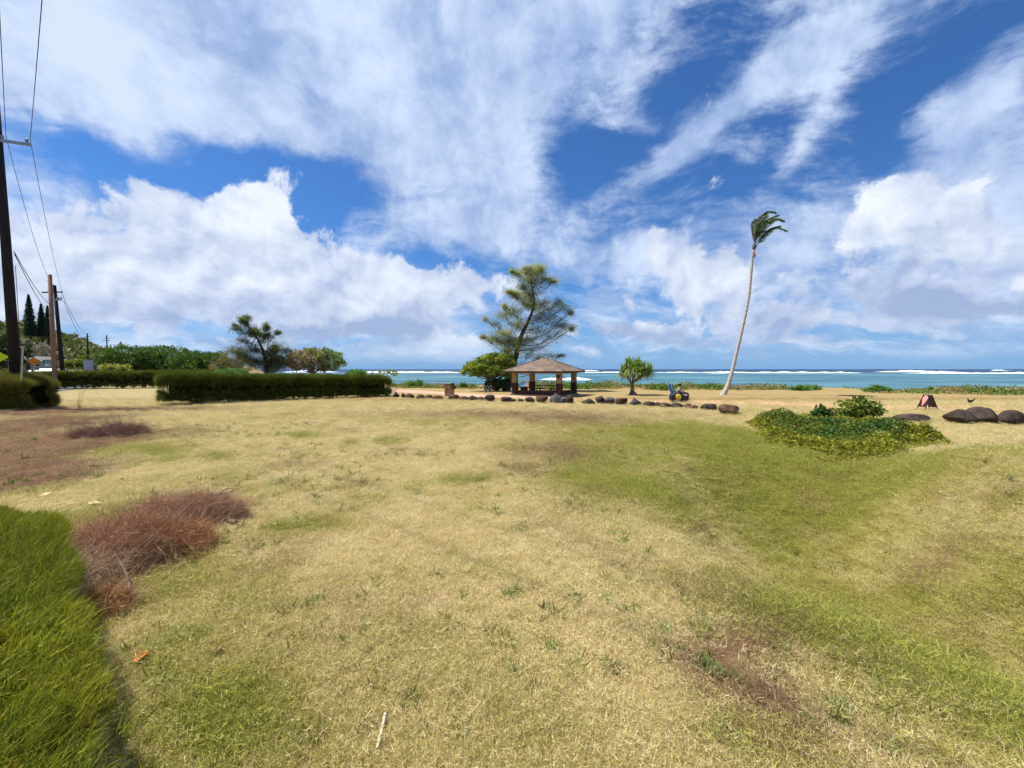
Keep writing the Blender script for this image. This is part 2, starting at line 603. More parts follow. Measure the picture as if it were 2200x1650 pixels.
def straps(name, P, D, L, W, col, droop, mat, parent=None, seg=3):
    """long bending blades"""
    n = len(P)
    D = unit(D)
    L = np.broadcast_to(L, (n,))
    W = np.broadcast_to(W, (n,))
    droop = np.broadcast_to(droop, (n,))
    sd = unit(np.cross(D, np.array([0, 0, 1.0]) + rand_dirs(n) * .25))
    V = np.empty((n, 2 * seg + 1, 3))
    for j in range(seg + 1):
        t = j / seg
        c = P + D * (L * t)[:, None]
        c[:, 2] -= droop * L * t * t
        wj = W * (1 - t ** 1.7) * .5
        if j < seg:
            V[:, 2 * j] = c - sd * wj[:, None]
            V[:, 2 * j + 1] = c + sd * wj[:, None]
        else:
            V[:, 2 * j] = c
    m = 2 * seg + 1
    base = (np.arange(n) * m)[:, None]
    quads = np.concatenate([base + np.array([2 * j, 2 * j + 1, 2 * j + 3, 2 * j + 2]) for j in range(seg - 1)]) if seg > 1 else np.zeros((0, 4), int)
    tris = base + np.array([2 * seg - 2, 2 * seg - 1, 2 * seg])
    return np_mesh(name, V.reshape(-1, 3), [quads, tris], mat, parent, attrs={'col': ('FLOAT_COLOR', np.repeat(np.broadcast_to(col, (n, 3)), m, axis=0))})


def vary(base, n, dv=.25, dh=.10, r=rng):
    c = np.tile(np.asarray(base, float), (n, 1))
    c = c * (1 + dv * r.normal(size=(n, 1)).clip(-2, 2))
    c[:, 0] *= 1 + dh * r.normal(size=n)
    c[:, 2] *= 1 + dh * r.normal(size=n)
    return c.clip(.004, .9)


# ------------------------------------------------------------------ materials
def mat_new(name):
    m = bpy.data.materials.new(name)
    m.use_nodes = True
    t = NT(m.node_tree)
    t.n.clear()
    out = t.new('ShaderNodeOutputMaterial')
    return m, t, out


def bsdf(t, color, rough=.7, spec=.3, metal=0, normal=None):
    b = t.new('ShaderNodeBsdfPrincipled')
    t.put(b.inputs['Base Color'], color)
    t.put(b.inputs['Roughness'], rough)
    t.put(b.inputs['Specular IOR Level'], spec)
    t.put(b.inputs['Metallic'], metal)
    if normal is not None:
        t.put(b.inputs['Normal'], normal)
    return b.outputs[0]


def bump(t, h, strength=.4, dist=.02):
    b = t.new('ShaderNodeBump')
    b.inputs['Strength'].default_value = strength
    b.inputs['Distance'].default_value = dist
    t.put(b.inputs['Height'], h)
    return b.outputs[0]


def simple(name, c1, c2=None, scale=4, rough=.7, spec=.3, metal=0, bump_s=.0, detail=5, stretch=(1, 1, 1), dist=.02):
    m, t, out = mat_new(name)
    co = t.new('ShaderNodeTexCoord').outputs['Object']
    v = t.mapping(co, scale=stretch)
    n = t.noise(v, scale, detail, .6)
    c2 = c2 or tuple(q * .65 for q in c1)
    col = t.mix(t.ss(n, .3, .7), c2, c1)
    nm = bump(t, n, bump_s, dist) if bump_s else None
    t.l.new(bsdf(t, col, rough, spec, metal, nm), out.inputs[0])
    return m


def foliage_mat(name, trans=.3, rough=.55, spec=.25, source='col'):
    m, t, out = mat_new(name)
    if source == 'col':
        col = t.attr('col', 'Color')
    else:
        tint = t.attr('tint', 'Color', 'INSTANCER')
        rnd = t.attr('rnd', 'Fac')
        col = t.mix(1.0, tint, t.mix(rnd, (.55, .62, .5), (1.5, 1.4, 1.25)), 'MULTIPLY')
    d = bsdf(t, col, rough, spec)
    tr = t.new('ShaderNodeBsdfTranslucent')
    t.put(tr.inputs[0], t.mix(1.0, col, (1.15, 1.12, .72), 'MULTIPLY'))
    mx = t.new('ShaderNodeMixShader')
    mx.inputs[0].default_value = trans
    t.l.new(d, mx.inputs[1])
    t.l.new(tr.outputs[0], mx.inputs[2])
    t.l.new(mx.outputs[0], out.inputs[0])
    return m


M_LEAF = foliage_mat('leaf', .3)
M_NEEDLE = foliage_mat('needle', .42, .6, .15)
M_TUFT = foliage_mat('tuft', .3, .6, .15, 'inst')
M_TWIG = foliage_mat('twig', .0, .8, .1, 'inst')

STRAW = S(204, 180, 124, .98)
STRAW2 = S(250, 236, 190, 1.03)
OLIVE = S(190, 182, 90, 1.02)
GRASS = S(122, 142, 58, .92)
THATCH = S(160, 128, 100, .85)
SANDY = S(204, 172, 108, .72)


def turf_colour(t, g, b, s, rnd):
    """colour of one blade (or one fleck of far turf) from the state of the turf and a random number"""
    straw = t.mix(rnd, STRAW, STRAW2)
    r2 = t.m('FRACT', t.m('MULTIPLY', rnd, 7.31))
    straw = t.mix(t.m('MULTIPLY', g, .9, clamp=True), straw, S(192, 178, 92, .76))
    gf = t.ss(t.m('SUBTRACT', t.m('MULTIPLY', g, 1.25), r2), -.22, .22)
    green = t.mix(t.m('FRACT', t.m('MULTIPLY', rnd, 3.7)), OLIVE, GRASS)
    c = t.mix(gf, straw, green)
    r3 = t.m('FRACT', t.m('MULTIPLY', rnd, 13.7))
    bf = t.ss(t.m('SUBTRACT', t.m('MULTIPLY', b, 1.2), r3), -.2, .2)
    c = t.mix(bf, c, THATCH)
    return t.mix(t.m('MULTIPLY', s, .7), c, SANDY)


def make_ground_mat():
    m, t, out = mat_new('turf_ground')
    z = t.new('ShaderNodeSeparateXYZ')
    t.put(z.inputs[0], t.attr('zone', 'Vector'))
    g, b, s = z.outputs
    pos = t.new('ShaderNodeNewGeometry').outputs['Position']
    n_f = t.noise(pos, 26, 3, .65)
    n_m = t.noise(pos, 3.2, 5, .62)
    n_l = t.noise(pos, .45, 4, .6)
    rnd = t.m('FRACT', t.m('MULTIPLY', n_f, 5.0))
    g2 = t.m('ADD', g, t.m('MULTIPLY', t.m('SUBTRACT', n_m, .5), .55), clamp=True)
    b2 = t.m('ADD', b, t.m('MULTIPLY', t.m('SUBTRACT', n_l, .5), .5), clamp=True)
    c = turf_colour(t, g2, b2, s, rnd)
    soil = t.mix(n_m, S(120, 92, 66, .8), S(150, 120, 84, .8))
    c = t.mix(t.m('MULTIPLY_ADD', t.ss(n_f, .48, .66), .35, .15), c, soil)
    c = t.mix(1.0, c, t.mix(s, (.50, .49, .45), (.64, .64, .62)), 'MULTIPLY')
    nm = bump(t, t.m('ADD', n_f, n_m), .5, .03)
    t.l.new(bsdf(t, c, .9, .05, 0, nm), out.inputs[0])
    return m


def make_blade_mat():
    m, t, out = mat_new('turf_blade')
    z = t.new('ShaderNodeSeparateXYZ')
    t.put(z.inputs[0], t.attr('tint', 'Vector', 'INSTANCER'))
    g, b, s = z.outputs
    rnd = t.attr('rnd', 'Fac')
    c = turf_colour(t, g, b, s, rnd)
    d = bsdf(t, c, .65, .12)
    tr = t.new('ShaderNodeBsdfTranslucent')
    t.put(tr.inputs[0], c)
    mx = t.new('ShaderNodeMixShader')
    mx.inputs[0].default_value = .38
    t.l.new(d, mx.inputs[1])
    t.l.new(tr.outputs[0], mx.inputs[2])
    t.l.new(mx.outputs[0], out.inputs[0])
    return m


# ------------------------------------------------------------------ scattering of tiny tufts (one object each)
def make_scatter_tree():
    ng = bpy.data.node_groups.new('scatter', 'GeometryNodeTree')
    ng.interface.new_socket('Geometry', in_out='INPUT', socket_type='NodeSocketGeometry')
    ng.interface.new_socket('Geometry', in_out='OUTPUT', socket_type='NodeSocketGeometry')
    n, l = ng.nodes, ng.links
    gi = n.new('NodeGroupInput')
    go = n.new('NodeGroupOutput')

    def named(name, typ):
        a = n.new('GeometryNodeInputNamedAttribute')
        a.data_type = typ
        a.inputs['Name'].default_value = name
        return a.outputs[0]
    cmp = n.new('FunctionNodeCompare')
    cmp.data_type = 'FLOAT'
    cmp.operation = 'GREATER_THAN'
    l.new(named('is_pt', 'FLOAT'), cmp.inputs[0])
    cmp.inputs[1].default_value = .5
    sp = n.new('GeometryNodeSeparateGeometry')
    sp.domain = 'POINT'
    l.new(gi.outputs[0], sp.inputs[0])
    l.new(cmp.outputs[0], sp.inputs['Selection'])
    m2p = n.new('GeometryNodeMeshToPoints')
    l.new(sp.outputs['Selection'], m2p.inputs['Mesh'])
    sti = n.new('GeometryNodeSplitToInstances')
    sti.domain = 'POINT'
    l.new(sp.outputs['Inverted'], sti.inputs['Geometry'])
    l.new(named('vid', 'INT'), sti.inputs['Group ID'])
    iop = n.new('GeometryNodeInstanceOnPoints')
    l.new(m2p.outputs[0], iop.inputs['Points'])
    l.new(sti.outputs['Instances'], iop.inputs['Instance'])
    iop.inputs['Pick Instance'].default_value = True
    l.new(named('vid', 'INT'), iop.inputs['Instance Index'])
    cx = n.new('ShaderNodeCombineXYZ')
    l.new(named('spin', 'FLOAT'), cx.inputs[2])
    e2r = n.new('FunctionNodeEulerToRotation')
    l.new(cx.outputs[0], e2r.inputs[0])
    al = n.new('FunctionNodeAlignRotationToVector')
    al.axis = 'Z'
    l.new(e2r.outputs[0], al.inputs['Rotation'])
    l.new(named('nrm', 'FLOAT_VECTOR'), al.inputs['Vector'])
    l.new(al.outputs[0], iop.inputs['Rotation'])
    l.new(named('sc', 'FLOAT'), iop.inputs['Scale'])
    l.new(iop.outputs[0], go.inputs[0])
    return ng


SCATTER = make_scatter_tree()


def scatter(name, P, Nrm, sc, tint, protos, mat, parent=None, r=rng):
    Vs, quads, tris, vid, rnd = [], [], [], [], []
    off = 0
    for i, (V, q, t3, rn) in enumerate(protos):
        Vs.append(V)
        if len(q):
            quads.append(q + off)
        if len(t3):
            tris.append(t3 + off)
        vid.append(np.full(len(V), i))
        rnd.append(rn)
        off += len(V)
    n = len(P)
    V = np.concatenate(Vs + [P])
    isp = np.concatenate([np.zeros(off), np.ones(n)])
    groups = []
    if quads:
        groups.append(np.concatenate(quads))
    if tris:
        groups.append(np.concatenate(tris))
    z3 = np.zeros((off, 3))
    o = np_mesh(name, V, groups, mat, parent, attrs={
        'is_pt': ('FLOAT', isp),
        'vid': ('INT', np.concatenate(vid + [r.integers(0, len(protos), n)])),
        'rnd': ('FLOAT', np.concatenate(rnd + [np.zeros(n)])),
        'nrm': ('FLOAT_VECTOR', np.concatenate([z3, np.broadcast_to(Nrm, (n, 3))])),
        'spin': ('FLOAT', np.concatenate([np.zeros(off), r.random(n) * 6.283])),
        'sc': ('FLOAT', np.concatenate([np.zeros(off), np.broadcast_to(sc, (n,))])),
        'tint': ('FLOAT_VECTOR', np.concatenate([z3, np.broadcast_to(tint, (n, 3))])),
    })
    md = o.modifiers.new('scatter', 'NODES')
    md.node_group = SCATTER
    o['kind'] = 'stuff'
    return o


def tuft_proto(n, rad, lmin, lmax, wid, lean, droop, r, seg=2, zjit=0.0):
    """n bent blades round the origin"""
    ang = r.random(n) * 6.283
    rr = rad * np.sqrt(r.random(n))
    P = np.stack([rr * np.cos(ang), rr * np.sin(ang), -zjit * r.random(n)], 1)
    a2 = r.random(n) * 6.283
    ln = np.abs(lean * (.4 + .6 * r.random(n)))
    D = np.stack([np.cos(a2) * np.sin(ln), np.sin(a2) * np.sin(ln), np.cos(ln)], 1)
    L = lmin + (lmax - lmin) * r.random(n) ** 1.5
    sd = unit(np.cross(D, rand_dirs(n, r)))
    m = 2 * seg + 1
    V = np.empty((n, m, 3))
    curl = r.normal(size=(n, 3)) * droop
    for j in range(seg + 1):
        t = j / seg
        c = P + D * (L * t)[:, None] + curl * (L * t * t)[:, None]
        wj = wid * (1 - .75 * t) * .5
        if j < seg:
            V[:, 2 * j] = c - sd * wj
            V[:, 2 * j + 1] = c + sd * wj
        else:
            V[:, 2 * j] = c
    V[:, :, 2] = np.maximum(V[:, :, 2], -zjit - .004)
    base = (np.arange(n) * m)[:, None]
    q = np.concatenate([base + np.array([2 * j, 2 * j + 1, 2 * j + 3, 2 * j + 2]) for j in range(seg - 1)]) if seg > 1 else np.zeros((0, 4), int)
    t3 = base + np.array([2 * seg - 2, 2 * seg - 1, 2 * seg])
    return V.reshape(-1, 3), q, t3, np.repeat(r.random(n), m)


# ------------------------------------------------------------------ the ground sheet
def axis(pieces):
    out = []
    for a, b, n in pieces:
        out.append(np.linspace(a, b, n, endpoint=False))
    out.append([pieces[-1][1]])
    return np.concatenate(out)


gx = axis([(-420, -80, 40), (-80, -30, 50), (-30, -9, 70), (-9, 14, 190), (14, 34, 90), (34, 75, 60), (75, 400, 30)])
gy = axis([(-40, 0, 12), (0, 1.2, 5), (1.2, 9, 90), (9, 22, 90), (22, 58, 110), (58, 100, 40), (100, 460, 60)])
GX, GY = np.meshgrid(gx, gy)
GZ = height(GX, GY)
zg, zb, zs = zones(GX.ravel(), GY.ravel())
nx, ny = len(gx), len(gy)
idx = np.arange(nx * ny).reshape(ny, nx)
F = np.stack([idx[:-1, :-1], idx[:-1, 1:], idx[1:, 1:], idx[1:, :-1]], -1).reshape(-1, 4)
g_o = np_mesh('ground', np.stack([GX, GY, GZ], -1).reshape(-1, 3), [F], make_ground_mat(), smooth=True,
              attrs={'zone': ('FLOAT_VECTOR', np.stack([zg, zb, zs], 1))})
tag(g_o, kind='structure')

# the sandy footpath: a strip laid on the ground
PATH_UP = [(820, 834), (859, 836.7), (960, 843), (1060, 848), (1180, 852.5), (1300, 856), (1430, 860), (1500, 861), (1700, 864.5), (1850, 869), (2000, 872), (2200, 877), (2330, 880)]
PATH_LO = [(820, 839), (859, 843), (960, 849), (1060, 855.5), (1180, 859.5), (1300, 862.5), (1430, 865.5), (1500, 867.5), (1700, 873), (1850, 878.5), (2000, 882), (2200, 886), (2330, 889)]
pu = smooth_path([ground(*p)[:2] for p in PATH_UP], 140)
pl = smooth_path([ground(*p)[:2] for p in PATH_LO], 140)
rows = []
for j in range(9):
    t = j / 8
    q = pl * (1 - t) + pu * t
    if j in (0, 8):
        q = q + .35 * (np.stack([fbm(q[:, 0] * .9, q[:, 1] * .9, 50 + j), fbm(q[:, 0] * .9, q[:, 1] * .9, 60 + j)], 1) - .5)
    rows.append(np.column_stack([q, height(q[:, 0], q[:, 1]) + .02]))
PV = np.array(rows).reshape(-1, 3)
idx = np.arange(9 * 140).reshape(9, 140)
F = np.stack([idx[:-1, :-1], idx[:-1, 1:], idx[1:, 1:], idx[1:, :-1]], -1).reshape(-1, 4)
path_mat = simple('path_earth', S(222, 180, 152, .74), S(204, 164, 136, .70), 1.3, .95, .05, bump_s=.3)
tag(np_mesh('path', PV, [F], path_mat, smooth=True), kind='structure')


# ------------------------------------------------------------------ sea
def make_sea_mat():
    m, t, out = mat_new('sea_water')
    pos = t.new('ShaderNodeNewGeometry').outputs['Position']
    sp = t.new('ShaderNodeSeparateXYZ')
    t.put(sp.inputs[0], pos)
    y = sp.outputs[1]
    v = t.mapping(pos, scale=(.009, .022, 1))
    n1 = t.noise(v, 1.0, 6, .62)
    v2 = t.mapping(pos, scale=(.022, .075, 1))
    n2 = t.noise(v2, 1.0, 6, .65)
    lagoon = t.mix(t.ss(n1, .35, .65), S(58, 110, 128, .68), S(100, 152, 160, .68))
    lagoon = t.mix(t.m('MULTIPLY', t.ss(n2, .46, .64), .75), lagoon, S(40, 86, 112, .62))
    deep = t.mix(t.ss(n1, .35, .65), S(14, 50, 92, .6), S(34, 80, 122, .6))
    c = t.mix(t.ss(y, 330, 620), lagoon, deep)
    wv = t.noise(t.mapping(pos, scale=(.25, .9, 1)), 1.0, 4, .6)
    caps = t.m('MULTIPLY', t.ss(t.noise(t.mapping(pos, scale=(.03, .055, 1)), 1.0, 5, .7), .70, .76), t.ss(y, 380, 600))
    c = t.mix(caps, c, (.8, .85, .88))
    nm = bump(t, t.m('ADD', wv, t.m('MULTIPLY', n2, 3.0)), .9, .35)
    t.l.new(bsdf(t, c, .45, .22, 0, nm), out.inputs[0])
    return m


sx = np.array([-30000, -6000, -1500, -500, -200, 0, 200, 500, 1500, 6000, 30000.0])
sy = np.array([30, 80, 160, 320, 640, 1500, 4000, 12000, 32000.0])
SX, SY = np.meshgrid(sx, sy)
idx = np.arange(SX.size).reshape(SX.shape)
F = np.stack([idx[:-1, :-1], idx[:-1, 1:], idx[1:, 1:], idx[1:, :-1]], -1).reshape(-1, 4)
tag(np_mesh('sea', np.stack([SX, SY, np.full(SX.shape, SEA_Z)], -1).reshape(-1, 3), [F], make_sea_mat()), kind='structure')
foam = simple('sea_foam', (.86, .9, .92), (.62, .72, .76), .6, .8, .1, bump_s=.6, dist=.3)


def breaker(px0, px1, py, hgt, depth, label, seed):
    """a rolling bank of white water on the reef"""
    d = ray((px0 + px1) / 2, py)
    Y = (SEA_Z - CAM_H) / d[2] * d[1]
    x0 = (px0 - 1100) / FPX * Y
    x1 = (px1 - 1100) / FPX * Y
    n = max(24, int((x1 - x0) / Y * 110))
    xs = np.linspace(x0, x1, n)
    cell = Y * .012
    e = np.minimum(sstep(xs, x0, x0 + (x1 - x0) * .25), sstep(-xs, -x1, -x1 + (x1 - x0) * .25))
    hh = hgt * np.clip(1.9 * fbm(xs / cell * .5, xs * 0, seed, 5, .65) - .38, .04, 1.4) * e
    prof = [(-1.0, -.05), (-.6, .35), (-.25, .8), (0, 1.0), (.3, .75), (.9, .25), (2.2, .06), (3.2, -.05)]
    yo = Y + depth * 1.5 * (fbm(xs / cell * .12, xs * 0 + 9, seed + 1, 3) - .5)
    V = []
    for a, b in prof:
        jit = 1 + .5 * (fbm(xs / cell * .8, xs * 0 + a * 3, seed + 2, 3) - .5)
        V.append(np.column_stack([xs, yo - a * depth * e * jit, SEA_Z + .02 + hh * b * jit]))
    V = np.array(V).reshape(-1, 3)
    idx = np.arange(len(prof) * n).reshape(len(prof), n)
    F = np.stack([idx[:-1, :-1], idx[:-1, 1:], idx[1:, 1:], idx[1:, :-1]], -1).reshape(-1, 4)
    o = np_mesh('breaking_wave', V, [F], foam, smooth=True)
    tag(o, label, 'wave', 'white breakers on the reef', 'stuff')


for i, a in enumerate([
        (600, 740, 799.5, 1.7, 8, 'white breaker behind the round pinkish tree at the far left of the sea'),
        (735, 1010, 800.5, 2.0, 8, 'long white breaker between the hedge end and the broad leafy tree'),
        (1005, 1120, 800.5, 1.4, 7, 'white breaker seen through the trees left of the pavilion'),
        (1180, 1420, 800.3, 1.6, 7, 'white breaker running from the pavilion roof to the screwpine'),
        (1390, 1640, 800.3, 1.4, 6, 'thin white breaker between the screwpine and the palm trunk'),
        (1520, 1560, 801.6, 2.0, 5, 'short bright curl of surf left of the palm trunk'),
        (1560, 1870, 801.0, 1.9, 8, 'white breaker running right from the palm trunk'),
        (1870, 2060, 799.0, 2.6, 9, 'tallest white breaker above the leafy shrub'),
        (1930, 2260, 802.0, 1.8, 8, 'white breaker along the right edge of the sea'),
        (1240, 1290, 796.8, 2.6, 10, 'distant white crest just right of the pavilion roof'),
        (2130, 2160, 796.0, 2.6, 12, 'small distant white crest near the right edge'),
        (1158, 1275, 815.5, 1.1, 3.0, 'near white breaker seen through the pavilion posts'),
        (640, 690, 796.5, 2.5, 10, 'distant white crest behind the pinkish tree')]):
    breaker(*a, seed=70 + i)

# ------------------------------------------------------------------ the lawn: blades of grass near the camera
blade_mat = make_blade_mat()
r_ = np.random.default_rng(3)
PROTO_TURF = [tuft_proto(210, .17, .014, .038, .0036, 1.35, .55, r_, 2) for _ in range(6)]


def lawn_points(n, y0, y1, p):
    """random spots of the lawn in front of the camera, thinning with distance"""
    u = r_.random(n)
    y = (y0 ** p + u * (y1 ** p - y0 ** p)) ** (1 / p)
    x = (r_.random(n) * 2 - 1) * (y * 1.42 + .8)
    return x, y


lx, ly = lawn_points(46000, 1.3, 31, .72)
keep = (lx > -34) & (ly < shore_y(lx) - 2)
pd1, pd2 = (lx - 13.1) * .75 - (ly - 15.6) * .66, (lx - 13.1) * .66 + (ly - 15.6) * .75
keep &= (pd1 / 2.9) ** 2 + (pd2 / 4.6) ** 2 > .55
g_, b_, s_ = zones(lx, ly)
bare = b_ > .75
keep &= ~(bare & (r_.random(len(lx)) < .75))
lx, ly, g_, b_, s_ = [q[keep] for q in (lx, ly, g_, b_, s_)]
g_ = np.clip(g_ + .16 * r_.normal(size=len(g_)), 0, 1)
nrm = np.column_stack([.25 * r_.normal(size=len(lx)), .25 * r_.normal(size=len(lx)), np.ones(len(lx))])
scl = (.75 + .5 * r_.random(len(lx))) * (1 + .045 * ly) * (.85 + .5 * g_)
LP = np.column_stack([lx, ly, height(lx, ly) - .004])
o = scatter('lawn_grass', LP, nrm, scl, np.stack([g_, b_, s_], 1), PROTO_TURF, blade_mat)
tag(o, 'short patchy lawn of dry straw and green grass blades', 'grass')
PROTO_WEED = [tuft_proto(20, .035, .03, .07, .008, 1.3, .35, r_, 3) for _ in range(5)]
wx_, wy_ = lawn_points(2400, 1.6, 17, 1.0)
wk = (fbm(wx_ * .55, wy_ * .55, 29, 4) > .56) & (np.abs(wx_) < wy_ * 1.4 + 1) & (((wx_ - 13.1) ** 2 + (wy_ - 15.6) ** 2) > 16)
wx_, wy_ = wx_[wk], wy_[wk]
o = scatter('lawn_weeds', np.column_stack([wx_, wy_, height(wx_, wy_)]), np.array([0, 0, 1.0]), (.7 + .9 * r_.random(len(wx_))) * (1 + .05 * wy_), vary(S(108, 126, 58, 1.0), len(wx_), .25, .1, r_), PROTO_WEED, M_TUFT)
tag(o, 'scattered little green weeds dotted over the dry lawn', 'weeds')
# longer loose stalks and coarse tussocks standing out of it
PROTO_STALK = [tuft_proto(16, .05, .03, .085, .0032, 1.15, .7, r_, 3) for _ in range(6)]
tx_, ty_ = lawn_points(11000, 1.4, 16, .8)
tg, tb_, ts_ = zones(tx_, ty_)
pk = fbm(tx_ * 1.3, ty_ * 1.3, 23, 4) > .47
tx_, ty_, tg, tb_, ts_ = [q[pk] for q in (tx_, ty_, tg, tb_, ts_)]
kp = ((tx_ - 13.1) ** 2 + (ty_ - 15.6) ** 2) > 14
tx_, ty_, tg, tb_, ts_ = [q[kp] for q in (tx_, ty_, tg, tb_, ts_)]
o = scatter('lawn_stalks', np.column_stack([tx_, ty_, height(tx_, ty_)]), np.column_stack([.3 * r_.normal(size=len(tx_)), .3 * r_.normal(size=len(tx_)), np.ones(len(tx_))]),
            (.6 + .7 * r_.random(len(tx_))) * (1 + .04 * ty_), np.stack([np.clip(tg * 1.2 + .1, 0, 1), tb_ * .5, ts_], 1), PROTO_STALK, blade_mat)
tag(o, 'loose dry stalks and small tussocks standing in the lawn', 'grass')

# ------------------------------------------------------------------ common materials
M_BARK = simple('bark_dark', S(98, 84, 72), S(50, 42, 37), 3, .9, .1, bump_s=.7, stretch=(4, 4, .7), dist=.05)
M_BARK2 = simple('bark_grey', S(128, 116, 102), S(84, 74, 64), 4, .9, .1, bump_s=.5, stretch=(4, 4, 1))
M_POLE = simple('creosoted_wood', S(50, 45, 45), S(27, 25, 27), 3, .85, .15, bump_s=.4, stretch=(9, 9, .35))
M_POLE2 = simple('weathered_wood', S(152, 120, 100), S(108, 84, 70), 3, .85, .1, bump_s=.4, stretch=(9, 9, .35))
M_STEEL = simple('galvanised_steel', S(160, 164, 170), S(120, 124, 132), 9, .5, .4, .6)
M_CABLE = simple('cable_black', S(44, 46, 54), S(30, 31, 36), 5, .6, .2)
M_CERAMIC = simple('insulator_grey', S(130, 134, 142), S(90, 92, 98), 5, .3, .5)
M_PALEWOOD = simple('bleached_wood', S(206, 196, 176), S(160, 148, 128), 6, .9, .1, bump_s=.3, stretch=(6, 6, .6))
M_BLACK = simple('black_plastic', S(34, 34, 38), S(22, 22, 25), 8, .45, .4)
M_RUBBER = simple('tyre_rubber', S(36, 36, 37), S(24, 24, 24), 8, .85, .2)
M_GLASS = simple('dark_glass', S(30, 36, 42), S(24, 28, 34), 2, .08, .6)
M_WHITE = simple('white_paint', S(232, 232, 230, .9), S(208, 208, 206, .9), 2, .35, .4)
M_SILVER = simple('silver_paint', S(178, 184, 192, .8), S(160, 165, 172, .8), 2, .3, .5, .3)
M_DARKPAINT = simple('black_car_paint', S(30, 30, 36), S(22, 22, 28), 2, .25, .5)
M_SKIN = simple('skin', S(176, 126, 98, .8), S(160, 112, 86, .8), 12, .6, .3)


